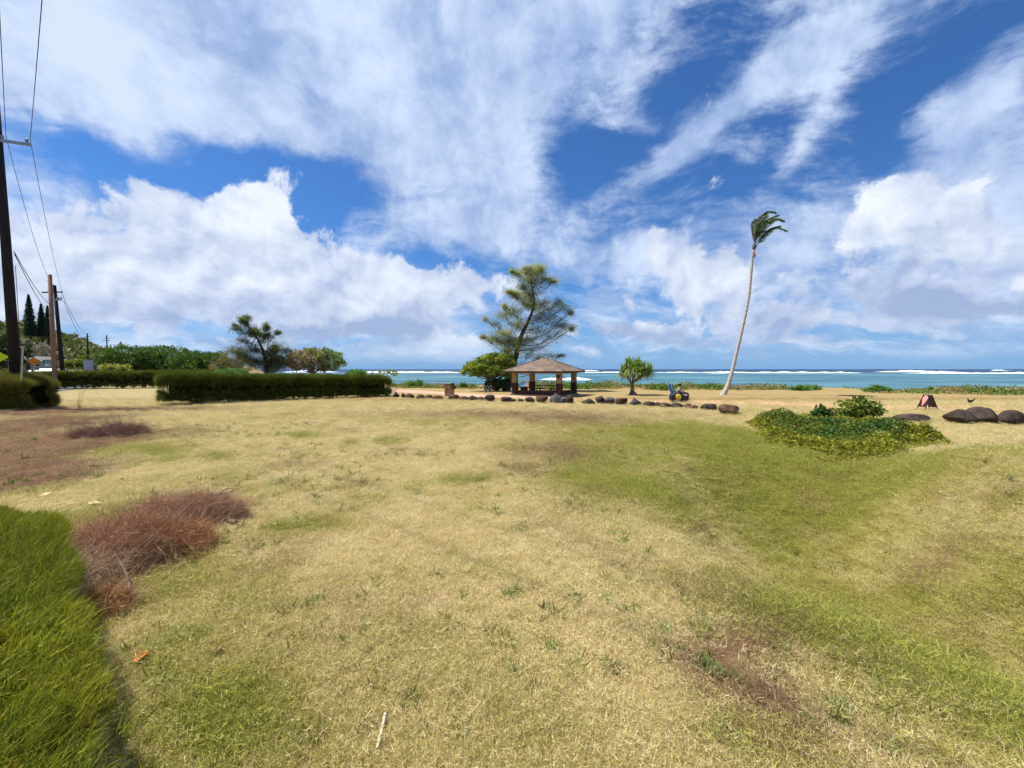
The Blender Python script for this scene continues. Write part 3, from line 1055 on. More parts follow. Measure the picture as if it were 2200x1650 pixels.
# ------------------------------------------------------------------ hedges of clipped needles
def hedge(label, line, width, top, bottom, n, tlen, base_col, seed, group='clipped hedges', stems=14, blade_w=.012, nbl=26, wave=.12, core_shrink=.72, jag=.5, twig_amount=.0, rag=.3, sq=.5, side_keep=.45, under=1.0, core_end=.10):
    r = np.random.default_rng(seed)
    P = smooth_path(line, 80)
    seg = np.linalg.norm(np.diff(P, axis=0), axis=1)
    cum = np.concatenate([[0], np.cumsum(seg)])
    Ln = cum[-1]
    c0 = P.mean(0)
    root = thing('clipped_hedge', label, 'hedge', (c0[0], c0[1], gz(*c0)), group=group)
    base = np.array([c0[0], c0[1], gz(*c0)])

    def body(s, th, k=1.0, rag_=0.0):
        """s along 0..Ln, th 0..2pi round the section; a rounded box with wavy top and ragged foot"""
        x = np.interp(s, cum, P[:, 0])
        y = np.interp(s, cum, P[:, 1])
        tx = np.interp(s, cum, np.gradient(P[:, 0]))
        ty = np.interp(s, cum, np.gradient(P[:, 1]))
        q = np.hypot(tx, ty) + 1e-9
        tx, ty = tx / q, ty / q
        cs, sn = np.cos(th), np.sin(th)
        e = sq
        ax = np.sign(cs) * np.abs(cs) ** e
        az = np.sign(sn) * np.abs(sn) ** e
        tp = np.interp(s / Ln, np.linspace(0, 1, len(top)), top) + wave * (fbm(s * .55, s * 0 + seed, seed, 3) - .5) * 2
        bt = bottom + jag * (fbm(s * 1.1, th * .2, seed + 4, 3) - .35)
        mid = (tp + bt) / 2
        hh = (tp - bt) / 2
        endr = np.minimum(s, Ln - s)
        en = np.sqrt(np.clip(1 - (1 - np.clip(endr / (width * .55), 0, 1)) ** 2, 0.02, 1))
        ww = width / 2 * k * (.92 + .22 * (fbm(s * .7, th * .8, seed + 9, 3) - .5) * 2) * (.35 + .65 * en)
        ww = ww * np.where(az < 0, 1 - (1 - under) * np.abs(az), 1.0)
        px_ = x - ty * ax * ww
        py_ = y + tx * ax * ww
        pz_ = mid + az * hh * k * np.where(az > 0, .6 + .4 * en, 1.0)
        nrm = np.stack([-ty * ax, tx * ax, az * 1.0 + .15], -1)
        endf = np.clip(1 - endr / (width * .5), 0, 1)
        sg = np.where(s < Ln / 2, -1, 1)
        nrm[..., 0] += tx * sg * endf * 1.2
        nrm[..., 1] += ty * sg * endf * 1.2
        gzz = height(px_, py_)
        return np.stack([px_, py_, gzz + pz_], -1), unit(nrm)
    s = r.random(n) * Ln
    th = r.random(n) * 6.283
    # fewer tufts underneath
    th = np.where((np.sin(th) < -.6) & (r.random(n) < .6), r.random(n) * math.pi, th)
    low = (np.sin(th) < .45) & (r.random(n) > side_keep)
    s, th = s[~low], th[~low]
    n = len(s)
    Q, N = body(s, th, 1.0 - rag * .5 * r.random(n) ** 2)
    N = unit(N + .45 * r.normal(size=N.shape) + np.array([.25, 0, .35]))
    protos = [tuft_proto(nbl, tlen * .45, tlen * .5, tlen * 1.25, blade_w, .75, .35, r, 3, zjit=tlen * .3) for _ in range(5)]
    col = vary(base_col, n, .22, .10, r)
    pt = fbm(Q[:, 0] * .9, Q[:, 1] * .9, seed + 2, 3)[:, None]
    col = col * (.8 + .5 * pt) * np.array([1, 1, 1]) + np.array(S(70, 62, 10)) * sstep(pt, .55, .75) * .5
    if twig_amount:
        tw = r.random(n) < twig_amount
        col[tw] = vary(S(120, 92, 64), tw.sum(), .2, .05, r)
    scatter('needles', Q - base, N, .75 + .6 * r.random(n), col, protos, M_TUFT, root, r)
    # added solid core: blocks light, its dark colour stands for shade inside the hedge
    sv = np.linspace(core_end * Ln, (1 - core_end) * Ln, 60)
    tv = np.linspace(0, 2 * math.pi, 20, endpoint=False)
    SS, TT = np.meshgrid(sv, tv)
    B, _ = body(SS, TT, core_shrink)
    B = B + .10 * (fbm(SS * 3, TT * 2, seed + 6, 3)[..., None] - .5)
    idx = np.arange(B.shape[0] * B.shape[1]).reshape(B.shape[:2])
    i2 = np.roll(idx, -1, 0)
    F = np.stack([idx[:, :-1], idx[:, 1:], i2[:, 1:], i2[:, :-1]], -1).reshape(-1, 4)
    np_mesh('shade_core', B.reshape(-1, 3) - base, [F, idx[:, 0][None, ::-1], idx[:, -1][None, :]], M_HCORE, root, smooth=True)
    for i in range(stems):
        q = (.09 + .82 * (i + .5 + r.uniform(-.3, .3)) / stems) * Ln
        x, y = np.interp(q, cum, P[:, 0]), np.interp(q, cum, P[:, 1])
        ox, oy = r.normal(size=2) * width * .14
        z0 = gz(x + ox, y + oy)
        pts = [(x + ox, y + oy, z0 - .03), (x + ox + r.normal() * .06, y + oy + r.normal() * .06, z0 + bottom * .7 + .15), (x + ox + r.normal() * .2, y + oy + r.normal() * .2, z0 + bottom + .6)]
        MB().tube(np.array(pts) - base, [.06, .045, .03], 6).build('stem', M_BARK, root, smooth=True)
    return root


M_HCORE = simple('hedge_shade_core', S(40, 40, 22), S(20, 22, 13), 9, .95, .02, bump_s=.8, dist=.06)  # near-black tone paints the shaded depth behind the needles
HG = S(92, 106, 44, .85)
a, b = ground(352, 872)[:2], ground(842, 851)[:2]
hv = unit(np.array([b - a]))[0]
hn = np.array([-hv[1], hv[0]])
MH0 = a + hn * .8 - hv * .35
MH1 = b + hn * .7
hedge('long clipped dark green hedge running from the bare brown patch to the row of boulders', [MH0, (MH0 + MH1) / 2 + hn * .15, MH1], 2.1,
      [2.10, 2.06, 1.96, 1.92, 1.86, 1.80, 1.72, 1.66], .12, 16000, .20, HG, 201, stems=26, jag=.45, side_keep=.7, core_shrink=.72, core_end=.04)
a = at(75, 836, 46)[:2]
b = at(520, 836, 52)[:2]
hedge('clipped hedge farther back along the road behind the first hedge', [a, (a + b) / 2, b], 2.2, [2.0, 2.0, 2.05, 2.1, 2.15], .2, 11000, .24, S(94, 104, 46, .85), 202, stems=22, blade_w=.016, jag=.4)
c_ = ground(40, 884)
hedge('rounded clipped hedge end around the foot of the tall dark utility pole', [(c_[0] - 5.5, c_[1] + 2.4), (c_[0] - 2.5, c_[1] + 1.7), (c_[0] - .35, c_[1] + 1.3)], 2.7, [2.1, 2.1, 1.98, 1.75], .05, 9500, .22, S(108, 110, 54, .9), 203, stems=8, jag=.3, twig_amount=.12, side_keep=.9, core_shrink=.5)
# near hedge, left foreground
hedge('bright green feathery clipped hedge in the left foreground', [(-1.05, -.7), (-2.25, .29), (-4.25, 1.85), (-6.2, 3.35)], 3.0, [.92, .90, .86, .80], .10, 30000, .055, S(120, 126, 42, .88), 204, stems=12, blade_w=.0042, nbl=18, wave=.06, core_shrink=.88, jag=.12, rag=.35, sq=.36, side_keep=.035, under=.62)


# ------------------------------------------------------------------ boulders
def rock_mat(name, c1, c2, c3):
    m, t, out = mat_new(name)
    co = t.new('ShaderNodeTexCoord').outputs['Object']
    n1 = t.noise(co, 3.0, 6, .65)
    n2 = t.noise(co, 11, 6, .75)
    c = t.mix(t.ss(n1, .35, .65), c1, c2)
    c = t.mix(t.ss(n2, .58, .72), c, c3)
    nm = bump(t, t.m('ADD', n1, t.m('MULTIPLY', n2, .9)), 1.0, .10)
    t.l.new(bsdf(t, c, .85, .2, 0, nm), out.inputs[0])
    return m


M_ROCK = rock_mat('basalt', S(84, 72, 62), S(54, 47, 42), S(116, 102, 88))
M_ROCKR = rock_mat('rusty_basalt', S(112, 82, 62), S(68, 50, 40), S(138, 106, 80))
M_ROCKG = rock_mat('grey_basalt', S(100, 98, 96), S(70, 68, 68), S(140, 136, 130))


def boulder(x0, x1, ytop, ybot, label, kind='round', mat=None, seed=0):
    r = np.random.default_rng(500 + seed)
    c = ground((x0 + x1) / 2, ybot - .6)
    Y = c[1]
    wd = (x1 - x0) / FPX * Y * .94
    dp = wd * r.uniform(.6, .85) if wd > .5 else wd * .9
    Yc = Y + dp * .35
    ht = (ybot - ytop) / FPX * Y * .97
    wd *= Yc / Y
    bm = bmesh.new()
    bmesh.ops.create_icosphere(bm, subdivisions=4 if wd > 1.2 else 3, radius=1)
    V = np.array([v.co for v in bm.verts])
    nm = V.copy()
    ncut = {'round': 9, 'angular': 13, 'pointed': 10, 'flat': 8}[kind]
    for _ in range(ncut):
        d = unit(r.normal(size=3))
        lim = r.uniform(.62, .85)
        pr = V @ d
        V = V - np.maximum(pr - lim, 0)[:, None] * d * (.95 if kind != 'round' else .8)
    V += nm * (.22 * (fbm(nm[:, 0] * 2 + seed, nm[:, 1] * 2 + nm[:, 2] * 1.7, seed, 4) - .5))[:, None]
    V += nm * (.09 * (fbm(nm[:, 0] * 7 + seed, nm[:, 1] * 7 + nm[:, 2] * 6, seed + 3, 3) - .5))[:, None]
    if kind == 'pointed':
        up = np.clip(V[:, 2], 0, 2)
        sh = r.uniform(-.25, .15)
        V[:, 0] = V[:, 0] * (1 - .55 * up) + sh * up
        V[:, 1] *= 1 - .4 * up
    if kind == 'flat':
        V[:, 2] = np.minimum(V[:, 2], .55 + .06 * V[:, 0])
    ext = np.ptp(V, axis=0)
    V = (V - (V.max(0) + V.min(0)) / 2) / ext
    V = V * np.array([wd, dp, ht * 1.25])
    for v, q in zip(bm.verts, V):
        v.co = q
    me = bpy.data.meshes.new('boulder')
    bm.to_mesh(me)
    bm.free()
    me.polygons.foreach_set('use_smooth', np.ones(len(me.polygons), bool))
    o = finish('boulder', me, mat or M_ROCK)
    xc = ((x0 + x1) / 2 - 1100) / FPX * Yc
    o.location = (xc, Yc, gz(xc, Yc) + ht * .40)
    return tag(o, label, 'boulder', 'boulders lining the path')


RR, RG = M_ROCKR, M_ROCKG
for i, q in enumerate([
        (842, 858, 842, 854, 'dark pointed boulder touching the right end of the long hedge', 'pointed', None),
        (861, 872, 845, 854.5, 'smallest boulder of the pair beside the hedge end boulder', 'round', RR),
        (868, 891, 846, 856, 'wide low brown boulder, second group from the hedge end', 'round', RR),
        (891, 914, 848, 857.5, 'brown boulder, leftmost of the three left of the stone pedestal', 'round', RR),
        (912, 931, 849, 856.5, 'small dark boulder in the middle of the three left of the stone pedestal', 'round', None),
        (927, 953, 850, 858.6, 'long low brown boulder just left of the stone pedestal', 'round', RR),
        (962, 988, 848, 859.5, 'rounded brown boulder at the foot of the stone pedestal', 'round', RR),
        (985, 1009, 852, 860.5, 'low brown boulder just right of the one below the pedestal', 'round', RR),
        (1004, 1027, 850, 861.5, 'grey brown peaked boulder between two low ones right of the pedestal', 'pointed', None),
        (1025, 1043, 853, 861, 'small low boulder left of the dark angular one', 'round', None),
        (1040, 1064, 848, 863, 'dark angular boulder standing alone at the end of its group, left of the pavilion', 'angular', None),
        (1075, 1102, 853, 865, 'dark humped boulder below the left corner of the pavilion', 'round', None),
        (1098, 1109, 857.5, 865, 'little boulder leaning on the dark humped one below the pavilion', 'round', None),
        (1111, 1126, 857, 865.3, 'small squat boulder below the left pavilion post', 'round', RR),
        (1127, 1150, 853, 866, 'round dark boulder with tan top in front of the pavilion', 'round', None),
        (1150, 1179, 852, 866.8, 'flat topped rusty block of stone in front of the pavilion', 'flat', RR),
        (1180, 1211, 844.5, 867, 'tallest pointed grey boulder in front of the pavilion', 'pointed', RG),
        (1204, 1217, 854, 867.5, 'small grey boulder wedged between two tall ones by the pavilion', 'angular', RG),
        (1214, 1233, 849, 868, 'dark sharp edged boulder at the right of the tall pavilion boulder', 'angular', None),
        (1248, 1280, 857.4, 870, 'low sloping brown boulder just right of the pavilion', 'pointed', None),
        (1278, 1302, 851, 869.5, 'tall angular dark boulder second right of the pavilion', 'angular', None),
        (1299, 1323, 854, 870, 'grey tilted boulder left of the rusty block', 'angular', RG),
        (1321, 1350, 855.5, 871.5, 'rusty red flat topped block below the screwpine', 'flat', RR),
        (1352, 1380, 854.5, 872, 'pale topped pointed boulder right below the screwpine trunk', 'pointed', RG),
        (1380, 1409, 863, 874, 'low dark boulder right of the pale topped one', 'round', None),
        (1407, 1420, 864, 874, 'tiny brown boulder left of the mobility scooter', 'round', RR),
        (1416, 1442, 866, 876.3, 'smooth dark oval boulder below the back of the scooter', 'round', None),
        (1441, 1471, 866, 877, 'dark boulder directly below the scooter wheels', 'round', None),
        (1469, 1488, 867, 877, 'brown boulder at the front of the scooter', 'round', RR),
        (1481, 1503, 871, 879.5, 'low crumbly reddish rock right of the scooter', 'round', RR),
        (1504, 1544, 868, 882.5, 'dark lumpy boulder left of the long end boulder', 'angular', None),
        (1541, 1594, 870, 891.5, 'long dark sloping boulder ending the row left of the vine hollow', 'round', RR),
        (1926, 1996, 891, 907.5, 'flat low dark boulder half sunk right of the vine hollow', 'round', None),
        (2034, 2104, 881, 911.5, 'brown wedge shaped boulder, leftmost of the three at the right edge', 'pointed', None),
        (2077, 2152, 876, 911, 'largest dark rounded boulder in the middle of the three at the right edge', 'round', None),
        (2147, 2196, 882, 914.5, 'dark upright boulder nearest the right edge', 'round', None)]):
    boulder(*q, seed=i)


# ------------------------------------------------------------------ trees
def limb_tube(root, pts, r0, r1, name='limb', mat=None, n=7, org=(0, 0, 0), k=14):
    P = smooth_path(pts, k)
    MB().tube(P - np.asarray(org), np.linspace(r0, r1, k), n).build(name, mat or M_BARK, root, smooth=True)
    return P


def casuarina(label, trunk, widths, clumps, Y, seed, col, per=330, droop=.35, wind=(.3, 0, 0), spread=.9, L=(.30, .75), W=.035, group=None):
    """trunk and clumps are spots of the photograph (x, y[, rx, ry, density]) at Y metres"""
    r = np.random.default_rng(seed)
    T = np.array([at(x, y, Y) for x, y in trunk])
    T[0, 2] = gz(T[0, 0], T[0, 1]) - .1
    org = T[0].copy()
    root = thing('casuarina_tree', label, 'tree', org, group=group)
    P = smooth_path(T, 40)
    MB().tube(P - org, np.interp(np.linspace(0, 1, 40), np.linspace(0, 1, len(widths)), widths), 10).build('trunk', M_BARK, root, smooth=True)
    PP, DD, LL = [], [], []
    m = Y / FPX
    for (cx, cy, rx, ry, dens) in clumps:
        c = at(cx, cy, Y)
        c[1] += r.uniform(-spread, spread) * 1.6
        # limb leaves the trunk a little below the clump
        zt = c[2] - abs(c[0] - np.interp(c[2], P[:, 2], P[:, 0])) * .45 - .2
        j = int(np.argmin(np.abs(P[:, 2] - max(zt, P[0, 2] + 1.2))))
        s = P[j]
        mid = (s + c) / 2 + np.array([0, 0, -.12 * np.linalg.norm(c - s)]) + r.normal(size=3) * .12
        rl = max(.010, .018 * np.linalg.norm(c - s) ** .5)
        Q = limb_tube(root, [s, mid, c], rl, .012, org=org, n=5, k=8)
        out = unit(c - s + np.array([0, 0, .2]))
        nt = 10
        n = int(per * dens * max(.35, (rx * ry) / 4500))
        R3 = np.array([rx * m, max(rx * m * .55, .4), ry * m])
        tips = c + r.normal(size=(nt, 3)) * R3 * .5
        for tq in tips[:5]:
            MB().tube(np.array([Q[-3], (Q[-3] + tq) / 2 + [0, 0, .05], tq]) - org, [.02, .014, .006], 4).build('twig', M_BARK, root)
        na = int(n * .5)
        ka = r.uniform(1.6, 7, na)
        pa = np.stack([np.interp(ka, np.arange(8), Q[:, q_]) for q_ in range(3)], 1) + r.normal(size=(na, 3)) * np.array([.42, .4, .26])
        PP.append(pa)
        DD.append(out + np.array(wind) + r.normal(size=(na, 3)) * .6 - np.array([0, 0, droop * .6]))
        LL.append(r.uniform(L[0], L[1], na) * .8)
        n -= na
        w_ = r.integers(0, nt, n)
        t_ = r.random(n)[:, None] ** .6
        p = c * (1 - t_) + tips[w_] * t_ + r.normal(size=(n, 3)) * R3 * .50
        d = unit(tips[w_] - s + .01) * .7 + out * .4 + np.array(wind) + r.normal(size=(n, 3)) * .45
        d[:, 2] -= droop * r.random(n)
        PP.append(p)
        DD.append(d)
        LL.append(r.uniform(L[0], L[1], n))
    PP, DD, LL = np.concatenate(PP), np.concatenate(DD), np.concatenate(LL)
    cr = straps('crown', PP - org, DD, LL, W * (.6 + .8 * r.random(len(PP))), vary(col, len(PP), .28, .12, r), .25 * r.random(len(PP)), M_NEEDLE, root, 2)
    cr['kind'] = 'stuff'
    return root


def Z3(x, y):  # spot of the enlarged view used for the tall tree
    return 840 + x / 4.715, 550 + y / 4.715


TALL = [(1490, 150, 50, 60, 1), (1510, 110, 22, 30, .8), (1380, 185, 60, 45, 1), (1290, 165, 50, 18, .8), (1240, 155, 20, 10, .6), (1560, 250, 90, 28, 1), (1640, 262, 34, 12, .8), (1340, 295, 80, 32, 1), (1430, 260, 60, 50, .8),
        (1400, 390, 100, 52, 1.1), (1210, 400, 42, 14, .9), (1280, 430, 55, 34, 1), (1420, 470, 90, 55, 1.1), (1560, 470, 110, 50, 1.1), (1690, 470, 50, 34, 1.1), (1560, 555, 110, 48, 1.1), (1720, 545, 90, 38, 1.1), (1800, 590, 30, 22, .9),
        (1500, 630, 100, 46, 1), (1240, 585, 90, 48, .9), (1130, 590, 80, 40, .8), (1160, 530, 20, 24, .7), (960, 630, 36, 30, .5), (1050, 680, 55, 36, .6), (1270, 690, 90, 40, .7), (1640, 640, 110, 38, 1.0), (1770, 710, 90, 42, 1.3), (1680, 705, 90, 34, 1.1), (1840, 730, 26, 26, 1),
        (1450, 730, 100, 40, .6), (1140, 795, 120, 26, 1.1), (1040, 840, 80, 24, 1.1), (960, 830, 36, 14, .8), (1130, 870, 110, 26, 1.1), (1240, 850, 90, 44, 1), (1370, 850, 80, 36, 1), (1490, 800, 100, 40, .8), (1610, 820, 80, 44, .7),
        (1480, 920, 120, 40, .55), (1570, 980, 100, 34, .55), (1400, 1005, 80, 34, .7), (1640, 1020, 90, 18, .7), (1180, 965, 50, 14, .5), (1330, 940, 60, 30, .5), (1700, 1015, 36, 12, .6), (1500, 1030, 80, 20, .6)]
casuarina('tall wind-bent ironwood tree with open feathery branches behind the pavilion', [Z3(*p) for p in [(1165, 1355), (1215, 1180), (1258, 1040), (1290, 900), (1335, 775), (1400, 640), (1442, 520), (1440, 380), (1420, 250), (1490, 130)]],
          [.50, .36, .32, .26, .22, .18, .13, .09, .05, .02], [(*Z3(a, b), c / 4.715, d / 4.715, e) for a, b, c, d, e in TALL], 43, 301, S(138, 142, 90, 1.2), per=3700, W=.032, L=(.25, .7))


def Z2(x, y):
    return 200 + x / 3.333, 660 + y / 3.333


casuarina('ragged wind-leaned ironwood tree with a bare left leaning top behind the long hedge', [Z2(*p) for p in [(1255, 520), (1240, 440), (1225, 340), (1180, 230), (1120, 150), (1060, 80)]], [.34, .28, .22, .14, .07, .02],
          [(*Z2(a, b), c / 3.333, d / 3.333, e) for a, b, c, d, e in [
              (1070, 75, 20, 14, .9), (1110, 110, 26, 16, .9), (1020, 130, 24, 10, .7), (1060, 160, 40, 14, .8), (1130, 170, 40, 24, .9), (1190, 190, 40, 30, .8), (1250, 150, 16, 30, .8), (1310, 185, 24, 10, .6), (1240, 210, 40, 20, .8), (1110, 240, 50, 26, 1),
              (1160, 300, 90, 50, 1.6), (1260, 300, 80, 60, 1.6), (1090, 330, 90, 40, 1.4), (1030, 340, 60, 36, 1.3), (1180, 380, 100, 50, 1.8), (1290, 370, 80, 50, 1.8), (1330, 300, 40, 30, 1), (1380, 310, 30, 16, .6), (1240, 420, 120, 34, 1.6), (1340, 420, 50, 30, 1.2)]],
          58, 302, S(98, 108, 74, 1.0), per=2600, wind=(-.15, 0, .1), W=.06, L=(.35, .9))


def crown(label, blobs, Y, base_px, seed, col, n, size, name='broadleaf_tree', cat='tree', trunk_r=.22, col2=None, mix2=0.0, trunks=1, mat=None, group=None, clump=.42, fork=True, shell=.30, wfac=.55):
    """leafy crown: ellipses of the photograph (x, y, rx, ry) at Y metres"""
    r = np.random.default_rng(seed)
    m = Y / FPX
    bx = at(base_px, 800, Y)
    z0 = gz(bx[0], bx[1])
    org = np.array([bx[0], bx[1], z0])
    root = thing(name, label, cat, org, group=group)
    B = []
    for (cx, cy, rx, ry) in blobs:
        c = at(cx, cy, Y)
        c[1] += r.uniform(-.4, .4) * rx * m
        B.append((c, np.array([rx * m, rx * m * .85, ry * m])))
    vol = np.array([b[1][0] * b[1][2] for b in B])
    PP, DD, CC = [], [], []
    for (c, rad), v in zip(B, vol / vol.sum()):
        nn = int(n * v)
        nc = max(10, int(nn / 38))
        d = rand_dirs(nc, r)
        d[:, 2] = d[:, 2] * .9 + .08
        rad_k = 1 - shell * r.random(nc)[:, None] ** 1.4
        cc = c + d * rad * rad_k * (.86 + .28 * r.random((nc, 1)))
        w_ = r.integers(0, nc, nn)
        sp = clump * rad.mean() ** .5 * .42
        p = cc[w_] + r.normal(size=(nn, 3)) * sp * np.array([1, 1, .7])
        PP.append(p)
        dd = d[w_] * .8 + r.normal(size=(nn, 3)) * .55
        DD.append(dd)
        k = np.tile(np.asarray(col), (nc, 1))
        if col2 is not None:
            ch = r.random(nc) < mix2(cc) if callable(mix2) else r.random(nc) < mix2
            k[ch] = col2
        k = k * (1 + .16 * r.normal(size=(nc, 1)))
        CC.append(k[w_] * (1 + .22 * r.normal(size=(nn, 1))).clip(.5, 1.7))
    PP, DD, CC = np.concatenate(PP), np.concatenate(DD), np.concatenate(CC).clip(.004, .9)
    cr = leaves('crown', PP - org, DD, size * (.7 + .6 * r.random(len(PP))), size * wfac * (.7 + .6 * r.random(len(PP))), CC, mat or M_LEAF, root, bend=.08)
    cr['kind'] = 'stuff'
    zmin = min(b[0][2] - b[1][2] for b in B)
    for tnum in range(trunks):
        ox = r.normal() * .25 if trunks > 1 else 0
        fk = np.array([bx[0] + ox * .5, bx[1], z0 + max(.5, (zmin - z0) * .75 + .3)])
        limb_tube(root, [(bx[0] + ox, bx[1], z0 - .1), (bx[0] + ox * 1.2, bx[1], (z0 + fk[2]) / 2), fk], trunk_r, trunk_r * .75, 'trunk', M_BARK2, org=org, k=8)
        if fork:
            for (c, rad) in B:
                limb_tube(root, [fk, (fk + c) / 2 + r.normal(size=3) * .2 - np.array([0, 0, rad[2] * .15]), c], trunk_r * .55, .03, 'limb', M_BARK2, org=org, k=8, n=6)
    return root


KAM = S(82, 108, 44, 1.0)
crown('round dark green tree at the left end of the dense tree row', [(285, 772, 48, 27), (255, 776, 28, 20), (318, 778, 34, 24)], 76, 270, 311, KAM, 15000, .34, trunk_r=.4, group='dense green trees behind the hedges')
crown('largest domed dark green tree in the dense tree row', [(345, 768, 50, 24), (310, 775, 40, 24), (378, 776, 44, 24), (345, 786, 60, 18)], 80, 340, 312, S(80, 108, 42, 1.0), 20000, .34, trunk_r=.3, group='dense green trees behind the hedges')
crown('lower dark green tree between the domed tree and the brownish tree', [(415, 780, 44, 22), (450, 778, 36, 20), (430, 790, 60, 14)], 74, 425, 313, S(78, 104, 42, .95), 15000, .32, trunk_r=.3, group='dense green trees behind the hedges')
crown('small brownish tree squeezed left of the leaning ironwood', [(495, 772, 26, 24), (515, 785, 24, 18), (478, 786, 26, 16)], 66, 497, 314, S(112, 104, 66, 1.1), 7000, .26, trunk_r=.2, wfac=.3)
crown('round pinkish brown sea grape tree with a green right side behind the hedge', [(655, 776, 44, 23), (690, 776, 40, 24), (635, 778, 26, 17), (672, 764, 36, 14)], 60, 672, 315, S(164, 148, 126, 1.05), 12000, .27, trunk_r=.14, trunks=4, fork=True,
      col2=S(100, 120, 58, 1.2), mix2=lambda c: sstep(c[:, 0], at(655, 776, 60)[0], at(720, 776, 60)[0]) * .85 + .12, wfac=.7)
crown('bushy green shrub poking over the long hedge', [(492, 805, 26, 12), (478, 808, 18, 9)], 38, 490, 316, S(84, 118, 56, 1.2), 3500, .18, 'green_shrub', 'shrub', .05)
crown('small dark green shrub showing above the middle of the long hedge', [(762, 804, 20, 7)], 45, 762, 317, S(84, 118, 52, 1.2), 1500, .2, 'green_shrub', 'shrub', .05)
crown('sparse leafy sapling just above the right end of the long hedge', [(822, 803, 12, 6), (842, 802, 9, 6), (805, 805, 8, 5)], 45, 822, 318, S(130, 138, 72, 1.2), 420, .24, 'sapling', 'shrub', .04, clump=.3)
crown('broad leafy green tree with low forking trunks left of the pavilion', [Z3(860, 1140) + (20, 15), Z3(960, 1090) + (22, 17), Z3(1060, 1060) + (22, 15), Z3(1150, 1080) + (20, 18), Z3(1060, 1150) + (30, 12), Z3(790, 1180) + (13, 7), Z3(1180, 1150) + (20, 16)], 42, 1055, 319,
      S(112, 130, 54, 1.35), 15000, .22, trunk_r=.16, trunks=3, col2=S(150, 154, 68, 1.2), mix2=lambda c: .15 + .6 * sstep(-c[:, 0], 3.2, 6.5), wfac=.6)
crown('dark low bush at the foot of the broad leafy tree', [Z3(1050, 1310) + (20, 9), Z3(1110, 1290) + (12, 9)], 41.5, 1064, 320, S(60, 78, 38, 1.1), 3000, .2, 'low_bush', 'shrub', .05)


# Norfolk pines on the hill
def norfolk(label, px, ytop, ybase, halfw, Y, seed):
    r = np.random.default_rng(seed)
    top = at(px, ytop, Y)
    bot = at(px, ybase, Y)
    root = thing('norfolk_pine', label, 'tree', bot, group='tall pines on the hill')
    H = top[2] - bot[2]
    MB().tube([(0, 0, -2), (0, 0, H * .5), (0, 0, H)], [.35, .22, .04], 8).build('trunk', M_BARK, root, smooth=True)
    PP, DD, LL = [], [], []
    wmax = halfw * Y / FPX
    z = H * .04
    while z < H * .985:
        t = z / H
        rad = wmax * (1 - t) ** .9 * r.uniform(.8, 1.12) * (.75 + .25 * min(1, t * 6)) * .92
        nb = 7
        a0 = r.random() * 6.28
        for bnum in range(nb):
            a = a0 + bnum / nb * 6.283 + r.normal() * .12
            n = int(26 + rad * 16)
            q = r.random(n) ** .7
            p = np.stack([np.cos(a) * rad * q, np.sin(a) * rad * q, z + rad * .22 * q ** 2 - rad * .12 * q + r.normal(size=n) * .12], 1)
            p[:, :2] += r.normal(size=(n, 2)) * .18 * (1.1 - t)
            d = np.stack([np.full(n, math.cos(a)), np.full(n, math.sin(a)), np.full(n, .35)], 1) + r.normal(size=(n, 3)) * .5
            PP.append(p)
            DD.append(d)
        z += H * .026 + .18 * (1 - t)
    PP, DD = np.concatenate(PP), np.concatenate(DD)
    tt_ = np.clip(PP[:, 2] / H, 0, 1)
    c = leaves('crown', PP, DD, .18 + .40 * (1 - tt_), .14, vary(S(60, 78, 62, 1.0), len(PP), .25, .1, r), M_NEEDLE, root)
    c['kind'] = 'stuff'


norfolk('tallest dark conical pine on the hill at the left', 65.5, 631, 726, 13, 112, 331)
norfolk('middle dark conical pine of the three on the hill', 91, 652, 727, 9.5, 114, 332)
norfolk('slim dark conical pine partly behind the brown utility pole', 105, 656, 728, 8.5, 116, 333)

# ------------------------------------------------------------------ screwpine (pandanus)
pb = ground(1358, 848.5)
root = thing('screwpine', 'screwpine with mop heads of long strap leaves and flared trunk beside the path', 'tree', pb)
r = np.random.default_rng(41)
YP = pb[1]


def PZ(x, y, dy=0.0):
    p = at(1325 + x / 15.71, 755 + y / 15.71, YP)
    p[1] += dy
    return p - pb


MB().tube(smooth_path([PZ(495, 1480), PZ(515, 1350), PZ(525, 1200), PZ(530, 1050)], 14), np.interp(np.linspace(0, 1, 14), [0, .2, .5, 1], [.26, .2, .16, .15]), 10).build('trunk', M_BARK2, root, smooth=True)
for (x, y, dy) in [(390, 1470, -.1), (430, 1480, -.3), (600, 1470, -.3), (700, 1470, .1), (650, 1480, -.15), (470, 1475, .35), (560, 1470, .4)]:
    MB().tube(smooth_path([PZ(525 + r.normal() * 25, 1250 + r.uniform(-40, 60)), PZ((525 + x) / 2, 1370, dy * .5), PZ(x, y, dy)], 8), [.04] * 8, 5).build('prop_root', M_BARK2, root, smooth=True)
heads = [(330, 330, -.2), (480, 330, .3), (640, 340, 0), (770, 350, .2), (260, 520, .2), (400, 480, -.5), (560, 470, -.6), (720, 480, -.5), (930, 480, .1), (1060, 520, -.2), (190, 640, -.1), (330, 640, -.6), (500, 620, -.8), (680, 640, -.8), (860, 600, -.6), (1010, 650, -.4), (1120, 640, .2), (950, 740, -.4), (780, 740, -.2), (240, 730, .2), (620, 420, .7), (900, 500, .8), (400, 560, .8)]
